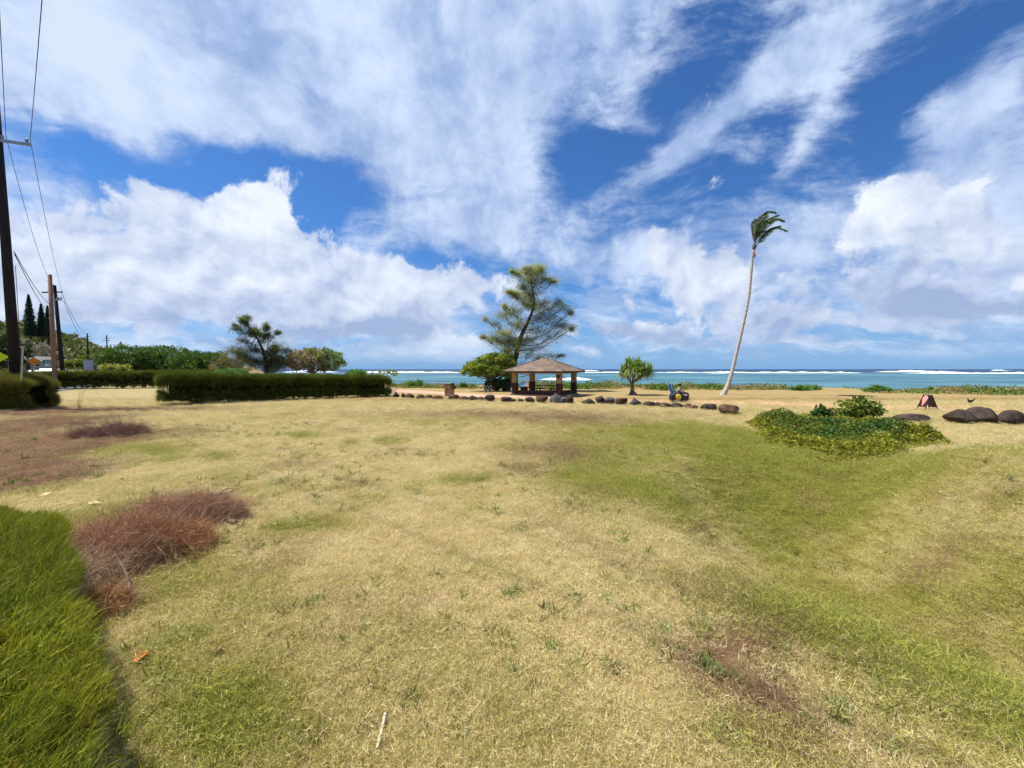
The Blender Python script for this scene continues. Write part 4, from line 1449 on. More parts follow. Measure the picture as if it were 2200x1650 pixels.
for i, (x, y, dy) in enumerate(heads):
    h = PZ(x, y + 60, dy)
    j = PZ(480 if x < 450 else (540 if x < 640 else 600), 1060 if x < 640 else 1020)
    fork = PZ(420 if x < 450 else (575 if x < 640 else 760), 930 if x < 450 else (850 if x < 640 else 890), dy * .4)
    MB().tube(smooth_path([j, fork, (fork + h) / 2 + [0, 0, .06], h], 10), np.linspace(.09, .045, 10), 6).build('branch', M_BARK2, root, smooth=True)
    n = 78
    az = r.random(n) * 6.283
    el = r.uniform(-.25, 1.35, n)
    d = np.stack([np.cos(az) * np.cos(el), np.sin(az) * np.cos(el), np.sin(el)], 1) + np.array([.12, 0, 0])
    c = vary(S(112, 136, 62, 1.2), n, .25, .1, r)
    dead = (el < .1) & (r.random(n) < .35)
    c[dead] = vary(S(160, 136, 90, 1.1), dead.sum(), .2, .05, r)
    straps('leaf_head', np.tile(h, (n, 1)), d, r.uniform(.55, .95, n), .095, c, np.clip(.75 - el * .55, .05, 1.1), M_LEAF, root, 4)

# ------------------------------------------------------------------ coconut palm
cb = ground(1556, 848)
root = thing('coconut_palm', 'tall slender leaning coconut palm with wind-blown fronds', 'tree', cb)
r = np.random.default_rng(43)
YC = cb[1]


def CZ(x, y, dy=0.0):
    p = at(1500 + x / 3.75, 430 + y / 3.75, YC)
    p[1] += dy
    return p - cb


tp = smooth_path([CZ(196, 1580), CZ(240, 1490), CZ(268, 1400), CZ(290, 1310), CZ(340, 1100), CZ(385, 900), CZ(411, 760), CZ(423, 640), CZ(440, 440), CZ(451, 380)], 160)
rad = np.interp(np.linspace(0, 1, 160), [0, .04, .12, .5, 1], [.36, .24, .18, .13, .10]) * (1 + .05 * np.sin(np.arange(160) * 1.9)) * (1 + .06 * r.normal(size=160))
M_PALM = simple('palm_trunk', S(196, 188, 176), S(140, 132, 122), 5, .9, .1, bump_s=.5, stretch=(2, 2, 5))
MB().tube(tp, rad, 12).build('trunk', M_PALM, root, smooth=True)
MB().tube([CZ(449, 400), CZ(452, 365), CZ(456, 330)], [.13, .16, .08], 8).build('crown_shaft', M_BARK2, root, smooth=True)
for i in range(9):
    q = CZ(446 + r.normal() * 6, 420 + r.normal() * 9, r.normal() * .12)
    MB().tube([q, q + [r.normal() * .05, 0, -.25], q + [r.normal() * .1, 0, -.4]], [.05, .04, .01], 5).build('dead_sheath', M_POLE2, root, smooth=True)
fr = [  # rachis: base, control, tip in the enlarged view, depth of the tip
    [(452, 350), (450, 220), (500, 130), (560, 95), .3], [(453, 345), (460, 200), (520, 110), (590, 120), -.5], [(455, 345), (470, 230), (540, 150), (625, 165), .7],
    [(455, 350), (490, 250), (560, 180), (630, 200), -.9], [(452, 350), (448, 240), (475, 160), (520, 110), 1.1], [(453, 350), (455, 250), (500, 190), (570, 160), -1.2],
    [(455, 352), (490, 280), (545, 225), (600, 215), 1.0], [(452, 352), (446, 270), (460, 200), (505, 150), -.8], [(462, 385), (520, 300), (610, 215), (735, 245), .2], [(456, 360), (500, 300), (560, 240), (640, 215), -.3]]
for i, (a, b, c, d, dy) in enumerate(fr):
    Q = smooth_path([CZ(*a), CZ(*b, dy * .3), CZ(*c, dy * .8), CZ(*d, dy)], 30)
    f = MB().tube(Q, np.linspace(.045, .008, 30), 5).build('frond', M_BARK2, root, smooth=True)
    n = 230
    t = r.uniform(.16, 1, n)
    k = (t * 29)
    p = np.stack([np.interp(k, np.arange(30), Q[:, q]) for q in range(3)], 1)
    tg = unit(np.stack([np.interp(k, np.arange(30), np.gradient(Q[:, q])) for q in range(3)], 1))
    sdn = np.where(r.random(n) < .5, 1, -1)[:, None]
    d_ = tg * .75 + np.array([.72, 0, -.12]) + np.array([0, 1, 0]) * sdn * .28 + r.normal(size=(n, 3)) * .12
    ll = 1.0 * np.sin(np.clip(t * .95 + .08, 0, 1) * math.pi) ** .5 * r.uniform(.7, 1, n)
    straps('leaflets', p, d_, ll, .075, vary(S(104, 128, 70, 1.3), n, .3, .1, r), .14, M_LEAF, f, 3)

# ------------------------------------------------------------------ pavilion
PC = np.array([3.05, 35.8])
PA = R(-30)
ua = np.array([math.cos(PA), math.sin(PA)])
ub = np.array([-math.sin(PA), math.cos(PA)])
pz = gz(*PC)
pav = thing('pavilion', 'open picnic pavilion with brown hipped shingle roof and tan and dark posts', 'pavilion', (PC[0], PC[1], pz), PA)
M_TAN = simple('tan_stucco', S(196, 164, 116, .66), S(176, 144, 100, .64), 4, .9, .1, bump_s=.2)
M_DKBR = simple('dark_brown_paint', S(70, 52, 44), S(52, 38, 34), 4, .85, .15, bump_s=.2)
M_CONC = simple('concrete_floor', S(150, 138, 122), S(120, 108, 96), 3, .9, .1, bump_s=.2)
HXa, HYb = 2.2, 1.75


def shingle_mat():
    m, t, out = mat_new('roof_shingle')
    co = t.new('ShaderNodeTexCoord').outputs['Object']
    n1 = t.noise(co, 1.4, 5, .65)
    n2 = t.noise(co, 9, 4, .7)
    c = t.mix(t.ss(n1, .38, .62), S(112, 96, 86), S(138, 120, 104))
    c = t.mix(t.ss(n2, .56, .7), c, S(104, 92, 76))
    t.l.new(bsdf(t, c, .9, .1, 0, bump(t, n2, .5, .02)), out.inputs[0])
    return m


M_SHING = shingle_mat()
MB().box((0, 0, .05), (2 * HXa + .7, 2 * HYb + .7, .16)).build('floor_slab', M_CONC, pav, bevel=.01)
for sx_ in (-1, 1):
    for sy_ in (-1, 1):
        p = MB().box((sx_ * HXa, sy_ * HYb, 1.70), (.44, .44, 1.06)).build('post', M_TAN, pav, bevel=.012)
        MB().box((sx_ * HXa, sy_ * HYb, .65), (.46, .46, 1.04)).build('painted_base', M_DKBR, p, bevel=.012)
        if (sx_, sy_) == (1, -1):
            MB().box((sx_ * HXa - .02, sy_ * HYb - .23, 1.78), (.30, .02, .30)).build('notice_plate', M_DKBR, p)
for sy_ in (-1, 1):
    MB().box((0, sy_ * HYb, 2.11), (2 * HXa + .5, .24, .22)).build('beam', M_TAN, pav, bevel=.01)
for sx_ in (-1, 1):
    MB().box((sx_ * HXa, 0, 2.115), (.24, 2 * HYb - .26, .21)).build('beam', M_TAN, pav, bevel=.01)
MB().box((0, -HYb + .0, .30), (2 * HXa - .48, .30, .36)).build('low_wall', M_DKBR, pav, bevel=.01)
MB().box((HXa, 0, .30), (.30, 2 * HYb - .48, .36)).build('low_wall', M_DKBR, pav, bevel=.01)
# hipped roof in courses
ov = .8
ex, ey = HXa + ov, HYb + ov
ze, zr = 2.2, 3.34
rl = ex - ey
roof = MB()
roof.add([(-ex, -ey, ze), (ex, -ey, ze), (ex, ey, ze), (-ex, ey, ze), (-rl, 0, zr), (rl, 0, zr)], [(0, 1, 5, 4), (1, 2, 5), (2, 3, 4, 5), (3, 0, 4), (3, 2, 1, 0)])
ro = roof.build('roof', M_SHING, pav)
nc = 12
cm = MB()
for kx in range(nc):
    t0, t1 = kx / nc, (kx + 1) / nc
    def ring(t, up):
        a_, b_ = ex + (rl - ex) * t, ey * (1 - t)
        z = ze + (zr - ze) * t + up
        return [(-a_, -b_, z), (a_, -b_, z), (a_, b_, z), (-a_, b_, z)]
    lo, hi = ring(t0, .035), ring(t1, .012)
    lo0 = ring(t0, .008)
    cm.add(lo + hi, [(i, (i + 1) % 4, (i + 1) % 4 + 4, i + 4) for i in range(4)])
    cm.add(lo0 + lo, [(i, (i + 1) % 4, (i + 1) % 4 + 4, i + 4) for i in range(4)])
c_o = cm.build('shingle_courses', M_SHING, ro)
for (p, q) in (((-ex, -ey, ze), (-rl, 0, zr)), ((ex, -ey, ze), (rl, 0, zr)), ((ex, ey, ze), (rl, 0, zr)), ((-ex, ey, ze), (-rl, 0, zr)), ((-rl, 0, zr), (rl, 0, zr))):
    MB().tube(np.array([p, q]) + [0, 0, .03], .055, 6).build('ridge_cap', M_SHING, ro, smooth=True)
for sy_ in (-1, 1):
    MB().box((0, sy_ * (ey + .012), ze - .05), (2 * ex + .03, .025, .13)).build('fascia_board', M_DKBR, ro)
for sx_ in (-1, 1):
    MB().box((sx_ * (ex + .012), 0, ze - .05), (.025, 2 * ey - .01, .13)).build('fascia_board', M_DKBR, ro)
# picnic table inside
tb = thing('picnic_table', 'dark picnic table with benches inside the pavilion', 'table', (PC[0] + .1, PC[1] + .2, pz + .13), PA)
for k_ in range(4):
    MB().box((0, -.27 + k_ * .18, .73), (2.0, .165, .045)).build('plank', M_DKBR, tb)
for sy_ in (-1, 1):
    MB().box((0, sy_ * .68, .44), (2.0, .26, .045)).build('bench_seat', M_DKBR, tb)
for sx_ in (-.75, .75):
    for sy_ in (-1, 1):
        MB().tube([(sx_, sy_ * .5, 0), (sx_, sy_ * .18, .70)], .045, 4).build('leg', M_DKBR, tb)
    MB().box((sx_, 0, .40), (.07, 1.5, .05)).build('crossbar', M_DKBR, tb)

# information panel behind the pavilion
ip = at(1126, 841, 39.5)
ip[2] = gz(ip[0], ip[1])
pn = thing('information_panel', 'blue tilted information panel on a dark pedestal behind the left pavilion post', 'sign', ip, R(6))
MB().box((0, .05, .3), (.72, .3, .6)).build('pedestal', M_DKBR, pn, bevel=.01)


def print_mat():
    m, t, out = mat_new('panel_print')
    co = t.new('ShaderNodeTexCoord').outputs['Object']
    n = t.noise(co, 3.2, 3, .6)
    c = t.mix(t.ss(n, .42, .58), S(36, 84, 136), S(112, 160, 190))
    sp = t.new('ShaderNodeSeparateXYZ')
    t.put(sp.inputs[0], co)
    c = t.mix(t.ss(sp.outputs[0], .16, .24), c, S(176, 140, 120))
    t.l.new(bsdf(t, c, .4, .4), out.inputs[0])
    return m


MB().box((0, -.04, .78), (1.0, .05, .56), rx=R(-35)).build('tilted_board', M_BLACK, pn)
MB().box((0, -.065, .795), (.92, .02, .46), rx=R(-35)).build('printed_face', print_mat(), pn)

# stone pedestal with a slanted plaque
sp_ = ground(966, 851)
sd = thing('stone_pedestal', 'brown rubble stone pedestal with slanted plaque beside the path', 'monument', sp_, R(-14))


def rubble_mat():
    m, t, out = mat_new('rubble_stone')
    co = t.new('ShaderNodeTexCoord').outputs['Object']
    vo = t.new('ShaderNodeTexVoronoi')
    t.put(vo.inputs['Vector'], co)
    vo.inputs['Scale'].default_value = 9
    sv = t.new('ShaderNodeSeparateColor')
    t.put(sv.inputs[0], vo.outputs['Color'])
    c = t.mix(sv.outputs[0], S(120, 82, 62), S(186, 148, 116))
    t.l.new(bsdf(t, c, .9, .1, 0, bump(t, vo.outputs['Distance'], .8, .03)), out.inputs[0])
    return m


pb_ = MB()
pb_.prism([(-.34, 0), (.34, 0), (.34, .72), (.20, 1.06), (-.36, 1.06)], (0, -.3, 0), (1, 0, 0), (0, 0, 1), (0, .6, 0))
pb_.build('body', rubble_mat(), sd, bevel=.02)
MB().box((-.10, 0, 1.10), (.66, .74, .07)).build('cap_stone', M_TAN, sd, bevel=.01)
MB().prism([(0, 0), (.06, .03), (.30, -.46), (.23, -.50)], (.22, -.37, 1.13), (1, 0, 0), (0, 0, 1), (0, .74, 0)).build('plaque', simple('bronze', S(96, 72, 52), S(70, 52, 40), 6, .5, .4, .4), sd)

# low pale posts by the leafy tree
q = ground(1046, 845)
bk = thing('wire_rack', 'small pale bicycle rack of bent pipes near the leafy tree trunk', 'rack', q)
for i in range(3):
    x = -.32 + i * .30
    MB().tube(smooth_path([(x, 0, 0), (x, 0, .62), (x + .1, 0, .76), (x + .2, 0, .62), (x + .2, 0, 0)], 16), .022, 6).build('hoop', M_STEEL, bk, smooth=True)


# ------------------------------------------------------------------ people
def skin_mesh(name, J, E, mat, parent, levels=1, root=0):
    """continuous body grown from a skeleton: J = [(x,y,z,r)], E = edges"""
    me = bpy.data.meshes.new(name)
    me.from_pydata([j[:3] for j in J], E, [])
    o = bpy.data.objects.new(name, me)
    COL.objects.link(o)
    md = o.modifiers.new('skin', 'SKIN')
    md.use_smooth_shade = True
    sv = me.skin_vertices[0].data
    for i, j in enumerate(J):
        rr = j[3] if isinstance(j[3], (tuple, list)) else (j[3], j[3])
        sv[i].radius = rr
        sv[i].use_root = (i == root)
    ss_ = o.modifiers.new('sub', 'SUBSURF')
    ss_.levels = levels
    ss_.render_levels = levels
    dg = bpy.context.evaluated_depsgraph_get()
    me2 = bpy.data.meshes.new_from_object(o.evaluated_get(dg))
    bpy.data.objects.remove(o)
    bpy.data.meshes.remove(me)
    me2.polygons.foreach_set('use_smooth', np.ones(len(me2.polygons), bool))
    return finish(name, me2, mat, parent)


def seated_person(label, loc, rz, sc, shirt, trousers, hat, hat_style, reach=.52, lean=.16, head_tilt=0.02, knee=.42, foot=(.48, -.42)):
    """faces +x, hips at the origin"""
    p = thing('person', label, 'person', loc, rz)
    p.scale = (sc,) * 3
    sh = (lean, 0, .50)
    nk = (lean + .05, 0, .60)
    hd = (lean + .09 + head_tilt, 0, .74)
    J = [(0, 0, .02, (.15, .17)), (lean * .45, 0, .24, (.13, .16)), (sh[0], 0, .46, (.12, .18)), (*nk, .065), (hd[0], 0, hd[2] - .04, .085), (hd[0] + .01, 0, hd[2] + .06, (.095, .09))]
    E = [(0, 1), (1, 2), (2, 3), (3, 4), (4, 5)]
    for s_ in (-1, 1):
        n0 = len(J)
        J += [(sh[0], s_ * .19, .45, .065), (sh[0] + .13, s_ * .25, .25, .05), (reach, s_ * .20, .25, .038), (reach + .08, s_ * .20, .25, (.022, .042)),
              (reach + .15, s_ * .18, .23, (.014, .03))]
        E += [(2, n0), (n0, n0 + 1), (n0 + 1, n0 + 2), (n0 + 2, n0 + 3), (n0 + 3, n0 + 4)]
        n1 = len(J)
        J += [(.06, s_ * .10, -.01, .095), (knee, s_ * .13, .03, .07), (foot[0] - .06, s_ * .13, foot[1] + .06, .045), (foot[0] + .12, s_ * .13, foot[1], (.03, .045))]
        E += [(0, n1), (n1, n1 + 1), (n1 + 1, n1 + 2), (n1 + 2, n1 + 3)]
    skin_mesh('body', J, E, M_SKIN, p, 2)
    g = 1.13
    JS = [(0, 0, .06, (.165, .185)), (lean * .45, 0, .24, (.15, .18)), (sh[0], 0, .45, (.14, .20)), (nk[0] - .01, 0, .55, .075)]
    ES = [(0, 1), (1, 2), (2, 3)]
    for s_ in (-1, 1):
        n0 = len(JS)
        JS += [(sh[0], s_ * .20, .445, .08), (sh[0] + .11, s_ * .25, .28, .068)]
        ES += [(2, n0), (n0, n0 + 1)]
    skin_mesh('shirt', JS, ES, shirt, p, 2)
    JT = [(0, 0, .0, (.165, .185))]
    ET = []
    for s_ in (-1, 1):
        n0 = len(JT)
        JT += [(.08, s_ * .10, -.01, .11), (knee, s_ * .13, .03, .085), (foot[0] - .08, s_ * .13, foot[1] + .14, .065)]
        ET += [(0, n0), (n0, n0 + 1), (n0 + 1, n0 + 2)]
    skin_mesh('trousers', JT, ET, trousers, p, 2)
    for s_ in (-1, 1):
        MB().box((foot[0] + .03, s_ * .13, foot[1] - .01), (.26, .10, .08)).build('shoe', M_BLACK, p, bevel=.02)
        for k_ in range(4):   # fingers closed on the bar
            y = s_ * .20 + (k_ - 1.5) * .021
            MB().tube([(reach + .10, y, .262), (reach + .155, y, .262), (reach + .17, y, .235), (reach + .14, y, .212)], [.011, .0105, .010, .008], 5).build('finger', M_SKIN, p, smooth=True)
        MB().tube([(reach + .07, s_ * .165, .25), (reach + .12, s_ * .15, .235), (reach + .15, s_ * .165, .222)], [.014, .012, .009], 5).build('thumb', M_SKIN, p, smooth=True)
    # head: nose, ears, eyes
    MB().tube([(hd[0] + .085, 0, hd[2] + .03), (hd[0] + .115, 0, hd[2] - .01), (hd[0] + .085, 0, hd[2] - .02)], [.012, .018, .01], 6).build('nose', M_SKIN, p, smooth=True)
    for s_ in (-1, 1):
        MB().tube([(hd[0] - .01, s_ * .085, hd[2] + .03), (hd[0] - .015, s_ * .1, hd[2]), (hd[0] - .005, s_ * .085, hd[2] - .03)], [.012, .018, .01], 6).build('ear', M_SKIN, p, smooth=True)
        MB().tube([(hd[0] + .08, s_ * .035, hd[2] + .03), (hd[0] + .095, s_ * .035, hd[2] + .03)], [.012, .01], 6).build('eye', M_BLACK, p, smooth=True)
    hm = MB()
    prof = [(.118, -.01), (.122, .03), (.112, .075), (.08, .115), (.035, .132)] if hat_style == 'helmet' else [(.112, .0), (.114, .04), (.105, .085), (.07, .112), (.02, .12)]
    rings = [[(hd[0] + rr * math.cos(a_) * 1.12, rr * math.sin(a_), hd[2] + .035 + zz) for a_ in np.linspace(0, 2 * math.pi, 16, endpoint=False)] for rr, zz in prof]
    vs_ = [v for rg in rings for v in rg]
    fs_ = [(j * 16 + i, j * 16 + (i + 1) % 16, (j + 1) * 16 + (i + 1) % 16, (j + 1) * 16 + i) for j in range(4) for i in range(16)] + [tuple(range(64, 80))]
    hm.add(vs_, fs_)
    ho = hm.build('helmet' if hat_style == 'helmet' else 'cap', hat, p, smooth=True)
    if hat_style == 'cap':
        MB().prism([(0, -.09), (.10, -.08), (.14, 0), (.10, .08), (0, .09)], (hd[0] + .09, 0, hd[2] + .04), (1, 0, -.12), (0, 1, 0), (0, 0, .012)).build('cap_brim', hat, ho)
    return p


def wheel(parent, c, rad, wid, tyre=M_RUBBER, rim=M_STEEL, spokes=0, axis=(0, 1, 0), tr=None):
    tr = tr or wid / 2
    c = np.asarray(c, float)
    wv = thing_part('wheel', parent, c)
    a_ = np.linspace(0, 2 * math.pi, 33)
    pts = np.stack([np.cos(a_) * (rad - tr), 0 * a_, np.sin(a_) * (rad - tr)], 1)
    t_ = torus(rad - tr, tr)
    np_mesh('tyre', t_[0], [t_[1]], tyre, wv, smooth=True)
    if spokes:
        m_ = MB()
        for i in range(spokes):
            an = i / spokes * 6.283
            m_.tube([(0, 0, 0), (math.cos(an) * (rad - tr), 0, math.sin(an) * (rad - tr))], .004, 3)
        m_.build('spokes', rim, wv)
    else:
        MB().tube([(0, -wid * .42, 0), (0, wid * .42, 0)], rad * .62, 16).build('rim', rim, wv)
    return wv


def thing_part(name, parent, loc):
    # a small hub mesh that carries tyre and rim
    o = MB().tube([(0, -.03, 0), (0, .03, 0)], .03, 8).build(name, M_STEEL, parent)
    o.location = [float(c) for c in loc]
    return o


def torus(R0, r0, n=28, k=8):
    V = []
    for i in range(n):
        a_ = i / n * 6.283185
        for j in range(k):
            b_ = j / k * 6.283185
            V.append(((R0 + r0 * math.cos(b_)) * math.cos(a_), r0 * math.sin(b_), (R0 + r0 * math.cos(b_)) * math.sin(a_)))
    F = [(i * k + j, ((i + 1) % n) * k + j, ((i + 1) % n) * k + (j + 1) % k, i * k + (j + 1) % k) for i in range(n) for j in range(k)]
    return np.array(V), np.array(F)


# ------------------------------------------------------------------ mobility scooter
sc0 = ground(1459, 864.6)
sc_t = thing('mobility_scooter', 'black mobility scooter with white side panel loaded with bags on the path', 'scooter', sc0)
MB().box((.02, 0, .20), (1.05, .46, .12)).build('deck', M_BLACK, sc_t, bevel=.03)
MB().prism([(-.10, .24), (.42, .22), (.60, .34), (.62, .60), (.50, .74), (.12, .72), (.04, .45)], (0, -.24, 0), (1, 0, 0), (0, 0, 1), (0, .48, 0)).build('front_fairing', M_BLACK, sc_t, bevel=.03)
MB().prism([(.10, .60), (.48, .63), (.45, .50), (.34, .47), (.28, .53), (.16, .55)], (0, -.255, 0), (1, 0, 0), (0, 0, 1), (0, .02, 0)).build('side_panel', M_WHITE, sc_t)
MB().prism([(.50, .22), (.74, .20), (.62, .30), (.56, .34)], (0, -.2, 0), (1, 0, 0), (0, 0, 1), (0, .4, 0)).build('front_mudguard', M_BLACK, sc_t, bevel=.01)
for y in (-.23, .23):
    wheel(sc_t, (.27, y, .14), .14, .09)
    wheel(sc_t, (-.38, y, .15), .15, .10)
MB().tube([(.34, 0, .65), (.30, 0, .80), (.24, 0, .86)], [.035, .03, .03], 8).build('steering_column', M_BLACK, sc_t, smooth=True)
MB().tube([(.26, -.26, .83), (.26, .26, .83)], .018, 8).build('handlebar', M_BLACK, sc_t, smooth=True)
MB().box((-.20, 0, .42), (.42, .44, .12)).build('seat', M_BLACK, sc_t, bevel=.03)
MB().box((-.40, 0, .66), (.10, .42, .44), rx=0).build('seat_back', M_BLACK, sc_t, bevel=.03)
seated_person('person in grey shirt and dark cap riding the mobility scooter', (sc0[0] - .20, sc0[1], sc0[2] + .52), 0, .92,
              simple('grey_shirt', S(138, 136, 144), S(96, 96, 106), 9, .9, .1, bump_s=.4), simple('dark_trousers', S(52, 54, 72), S(36, 38, 52), 8, .9, .1), simple('black_cap', S(30, 32, 32), S(20, 22, 22), 8, .9, .1), 'cap', reach=.48, knee=.44, foot=(.46, -.28))


def bag(name, label, cat, c, size, mat, seed, fold=.12):
    r = np.random.default_rng(seed)
    bm = bmesh.new()
    bmesh.ops.create_icosphere(bm, subdivisions=4, radius=1)
    V = np.array([v.co for v in bm.verts])
    V = np.sign(V) * np.abs(V) ** .75
    V *= 1 + fold * (fbm(V[:, 0] * 3 + seed, V[:, 1] * 3 + V[:, 2] * 2, seed, 3) - .5)[:, None] * 2
    V *= np.array(size) / 2
    for v, q_ in zip(bm.verts, V):
        v.co = q_
    me = bpy.data.meshes.new(name)
    bm.to_mesh(me)
    bm.free()
    me.polygons.foreach_set('use_smooth', np.ones(len(me.polygons), bool))
    o = finish(name, me, mat)
    o.location = [float(x) for x in c]
    return tag(o, label, cat)


bag('duffel_bag', 'dark bulging bag hung on the back of the scooter', 'bag', sc0 + [-.50, -.05, .38], (.44, .5, .62), simple('dark_nylon', S(62, 62, 84), S(36, 36, 50), 6, .7, .2), 61)
yb = bag('yellow_bag', 'yellow bag hanging on the side of the scooter', 'bag', sc0 + [-.20, -.34, .42], (.36, .2, .38), simple('yellow_nylon', S(240, 210, 60, .9), S(206, 170, 36, .9), 7, .6, .3), 62, .2)
ch = thing('folded_chair', 'blue folded beach chair sticking up behind the scooter rider', 'chair', sc0 + [-.42, .14, .55], 0)
M_BLUE = simple('blue_canvas', S(44, 96, 168), S(28, 66, 130), 9, .8, .1)
for s_ in (-1, 1):
    MB().tube([(0, s_ * .16, -.2), (-.17, s_ * .16, .75)], .016, 6).build('frame_tube', M_STEEL, ch, smooth=True)
MB().prism([(-.08, .0), (.08, .0), (-.08, .78), (-.26, .78)], (0, -.15, 0), (1, 0, 0), (0, 0, 1), (0, .30, 0)).build('canvas_bundle', M_BLUE, ch, bevel=.03)
um = thing('umbrella', 'furled pale blue beach umbrella tied to the scooter', 'umbrella', sc0 + [-.34, -.22, .45], 0)
MB().tube(smooth_path([(0, 0, 0), (-.12, 0, .28), (-.30, 0, .62)], 10), np.interp(np.linspace(0, 1, 10), [0, .2, .8, 1], [.02, .045, .03, .01]), 8).build('canopy', simple('pale_blue_cloth', S(150, 196, 216), S(110, 160, 190), 6, .8, .1), um, smooth=True)
MB().tube([(.06, 0, -.14), (0, 0, 0)], .012, 6).build('shaft', M_STEEL, um)

# ------------------------------------------------------------------ cyclist passing behind the hedge end
cy = ground(845.5, 840.2)
cy[0] -= .55
bi = thing('bicycle', 'dark bicycle passing behind the right end of the long hedge', 'bicycle', cy)
wheel(bi, (.55, 0, .34), .34, .05, spokes=14, tr=.03)
wheel(bi, (-.50, 0, .34), .34, .05, spokes=14, tr=.03)
for nm_, pts in (('top_tube', [(-.12, 0, .82), (.38, 0, .84)]), ('down_tube', [(0, 0, .30), (.38, 0, .80)]), ('seat_tube', [(0, 0, .30), (-.15, 0, .92)]), ('chain_stay', [(0, 0, .30), (-.50, 0, .34)]), ('seat_stay', [(-.12, 0, .82), (-.50, 0, .34)]), ('fork', [(.36, 0, .92), (.55, 0, .34)]), ('handlebar', [(.42, -.28, 1.0), (.36, 0, .98), (.42, .28, 1.0)])):
    MB().tube(pts, .018, 6).build(nm_, M_BLACK, bi, smooth=True)
MB().box((-.17, 0, .95), (.26, .14, .06)).build('saddle', M_BLACK, bi, bevel=.02)
seated_person('cyclist in teal shirt and white helmet behind the right end of the long hedge', (cy[0] - .14, cy[1], cy[2] + .98), 0, .92,
              simple('teal_shirt', S(70, 172, 134, .9), S(48, 140, 108, .9), 8, .9, .1), simple('dark_shorts', S(44, 48, 54), S(30, 32, 36), 8, .9, .1), M_WHITE, 'helmet', reach=.46, lean=.22, knee=.34, foot=(.2, -.62))

# ------------------------------------------------------------------ sandwich board
sb = ground(1992, 881)
sg = thing('sandwich_board', 'dark folding sandwich board with a pink cone picture on the grass', 'sign', sb, R(-100))
M_DKW = simple('dark_stained_wood', S(64, 42, 40), S(42, 28, 28), 5, .7, .2, stretch=(6, 6, 1))
M_PINK = simple('pink_print', S(228, 152, 146, .9), S(208, 128, 124, .9), 8, .7, .2)
for s_ in (-1, 1):
    tilt = s_ * .17
    o_ = np.array([0, s_ * .02, .90])
    dn = np.array([0, s_ * .28, -.90])
    dn_u = dn / np.linalg.norm(dn)
    sheet = MB().prism([(-.20, .06), (-.10, 0), (.10, 0), (.20, .06), (.27, .76), (-.27, .76)], o_, (1, 0, 0), dn_u, np.array([0, s_ * .018, .006])).build('panel', M_BLACK if s_ > 0 else M_DKW, sg)
    for e_ in (-1, 1):
        MB().prism([(-.018, 0), (.018, 0), (.018 + e_ * .09, .94), (-.018 + e_ * .09, .94)], o_ + [e_ * .20, s_ * .022, 0], (1, 0, 0), dn_u, np.array([0, s_ * .022, .007])).build('leg', M_DKW, sg)
    cone = [(-.02, .74)] + [(-.02 - .16 * q_, .74 - .42 * q_) for q_ in (.5, 1)] + [(-.19, .20), (-.13, .10), (-.04, .04), (.05, .06), (.12, .12), (.16, .24), (.13, .33)]
    MB().prism(cone, o_ + np.array([0, s_ * .020, .005]), (1, 0, 0), dn_u, np.array([0, s_ * .004, .001])).build('cone_picture', M_PINK, sheet)

# ------------------------------------------------------------------ hen
hb = ground(2084, 868.5)
hn_ = thing('hen', 'dark hen standing on the grass near the right edge', 'hen', hb, math.pi)
hbm = skin_mesh('body', [(0, 0, .20, (.085, .09)), (-.10, 0, .22, (.06, .065)), (-.19, 0, .27, (.022, .045)), (-.26, 0, .33, (.012, .05)), (.09, 0, .22, (.07, .07)), (.14, 0, .30, .035), (.155, 0, .36, .03), (.17, 0, .385, .032)], [(0, 1), (1, 2), (2, 3), (0, 4), (4, 5), (5, 6), (6, 7)], simple('brown_feathers', S(70, 50, 38), S(36, 27, 24), 22, .8, .2, bump_s=.5), hn_, 2)
for s_ in (-1, 1):
    MB().tube([(.01, s_ * .045, .14), (-.005, s_ * .045, .07), (.01, s_ * .045, .0)], [.02, .009, .008], 6).build('leg', M_POLE2, hn_, smooth=True)
    for a_ in (-.5, 0, .5):
        MB().tube([(.01, s_ * .045, .008), (.06, s_ * .045 + a_ * .05, .006)], .006, 4).build('toe', M_POLE2, hn_)
    MB().prism([(-.13, -.01), (.03, -.04), (.07, .03), (0, .07), (-.10, .05)], (0, s_ * .085, .20), (1, 0, 0), (0, 0, 1), (0, s_ * .012, 0)).build('wing', simple('dark_wing', S(46, 34, 28), S(28, 22, 20), 20, .8), hn_)
MB().tube([(.195, 0, .388), (.225, 0, .378)], [.011, .002], 5).build('beak', M_TAN, hn_)
MB().prism([(0, 0), (.015, .03), (.025, .012), (.04, .034), (.05, .01), (.06, 0)], (.145, -.004, .41), (1, 0, 0), (0, 0, 1), (0, .008, 0)).build('comb', simple('red_comb', S(170, 40, 34), S(140, 30, 28), 8, .6), hn_)
for i, a_ in enumerate((-.3, 0, .3)):
    MB().prism([(0, 0), (-.09, .05), (-.15, .12), (-.10, .14), (-.02, .06)], (-.19, a_ * .05, .25), (1, 0, 0), (0, 0, 1), (0, .006, 0)).build('tail_feather', M_BLACK, hn_)


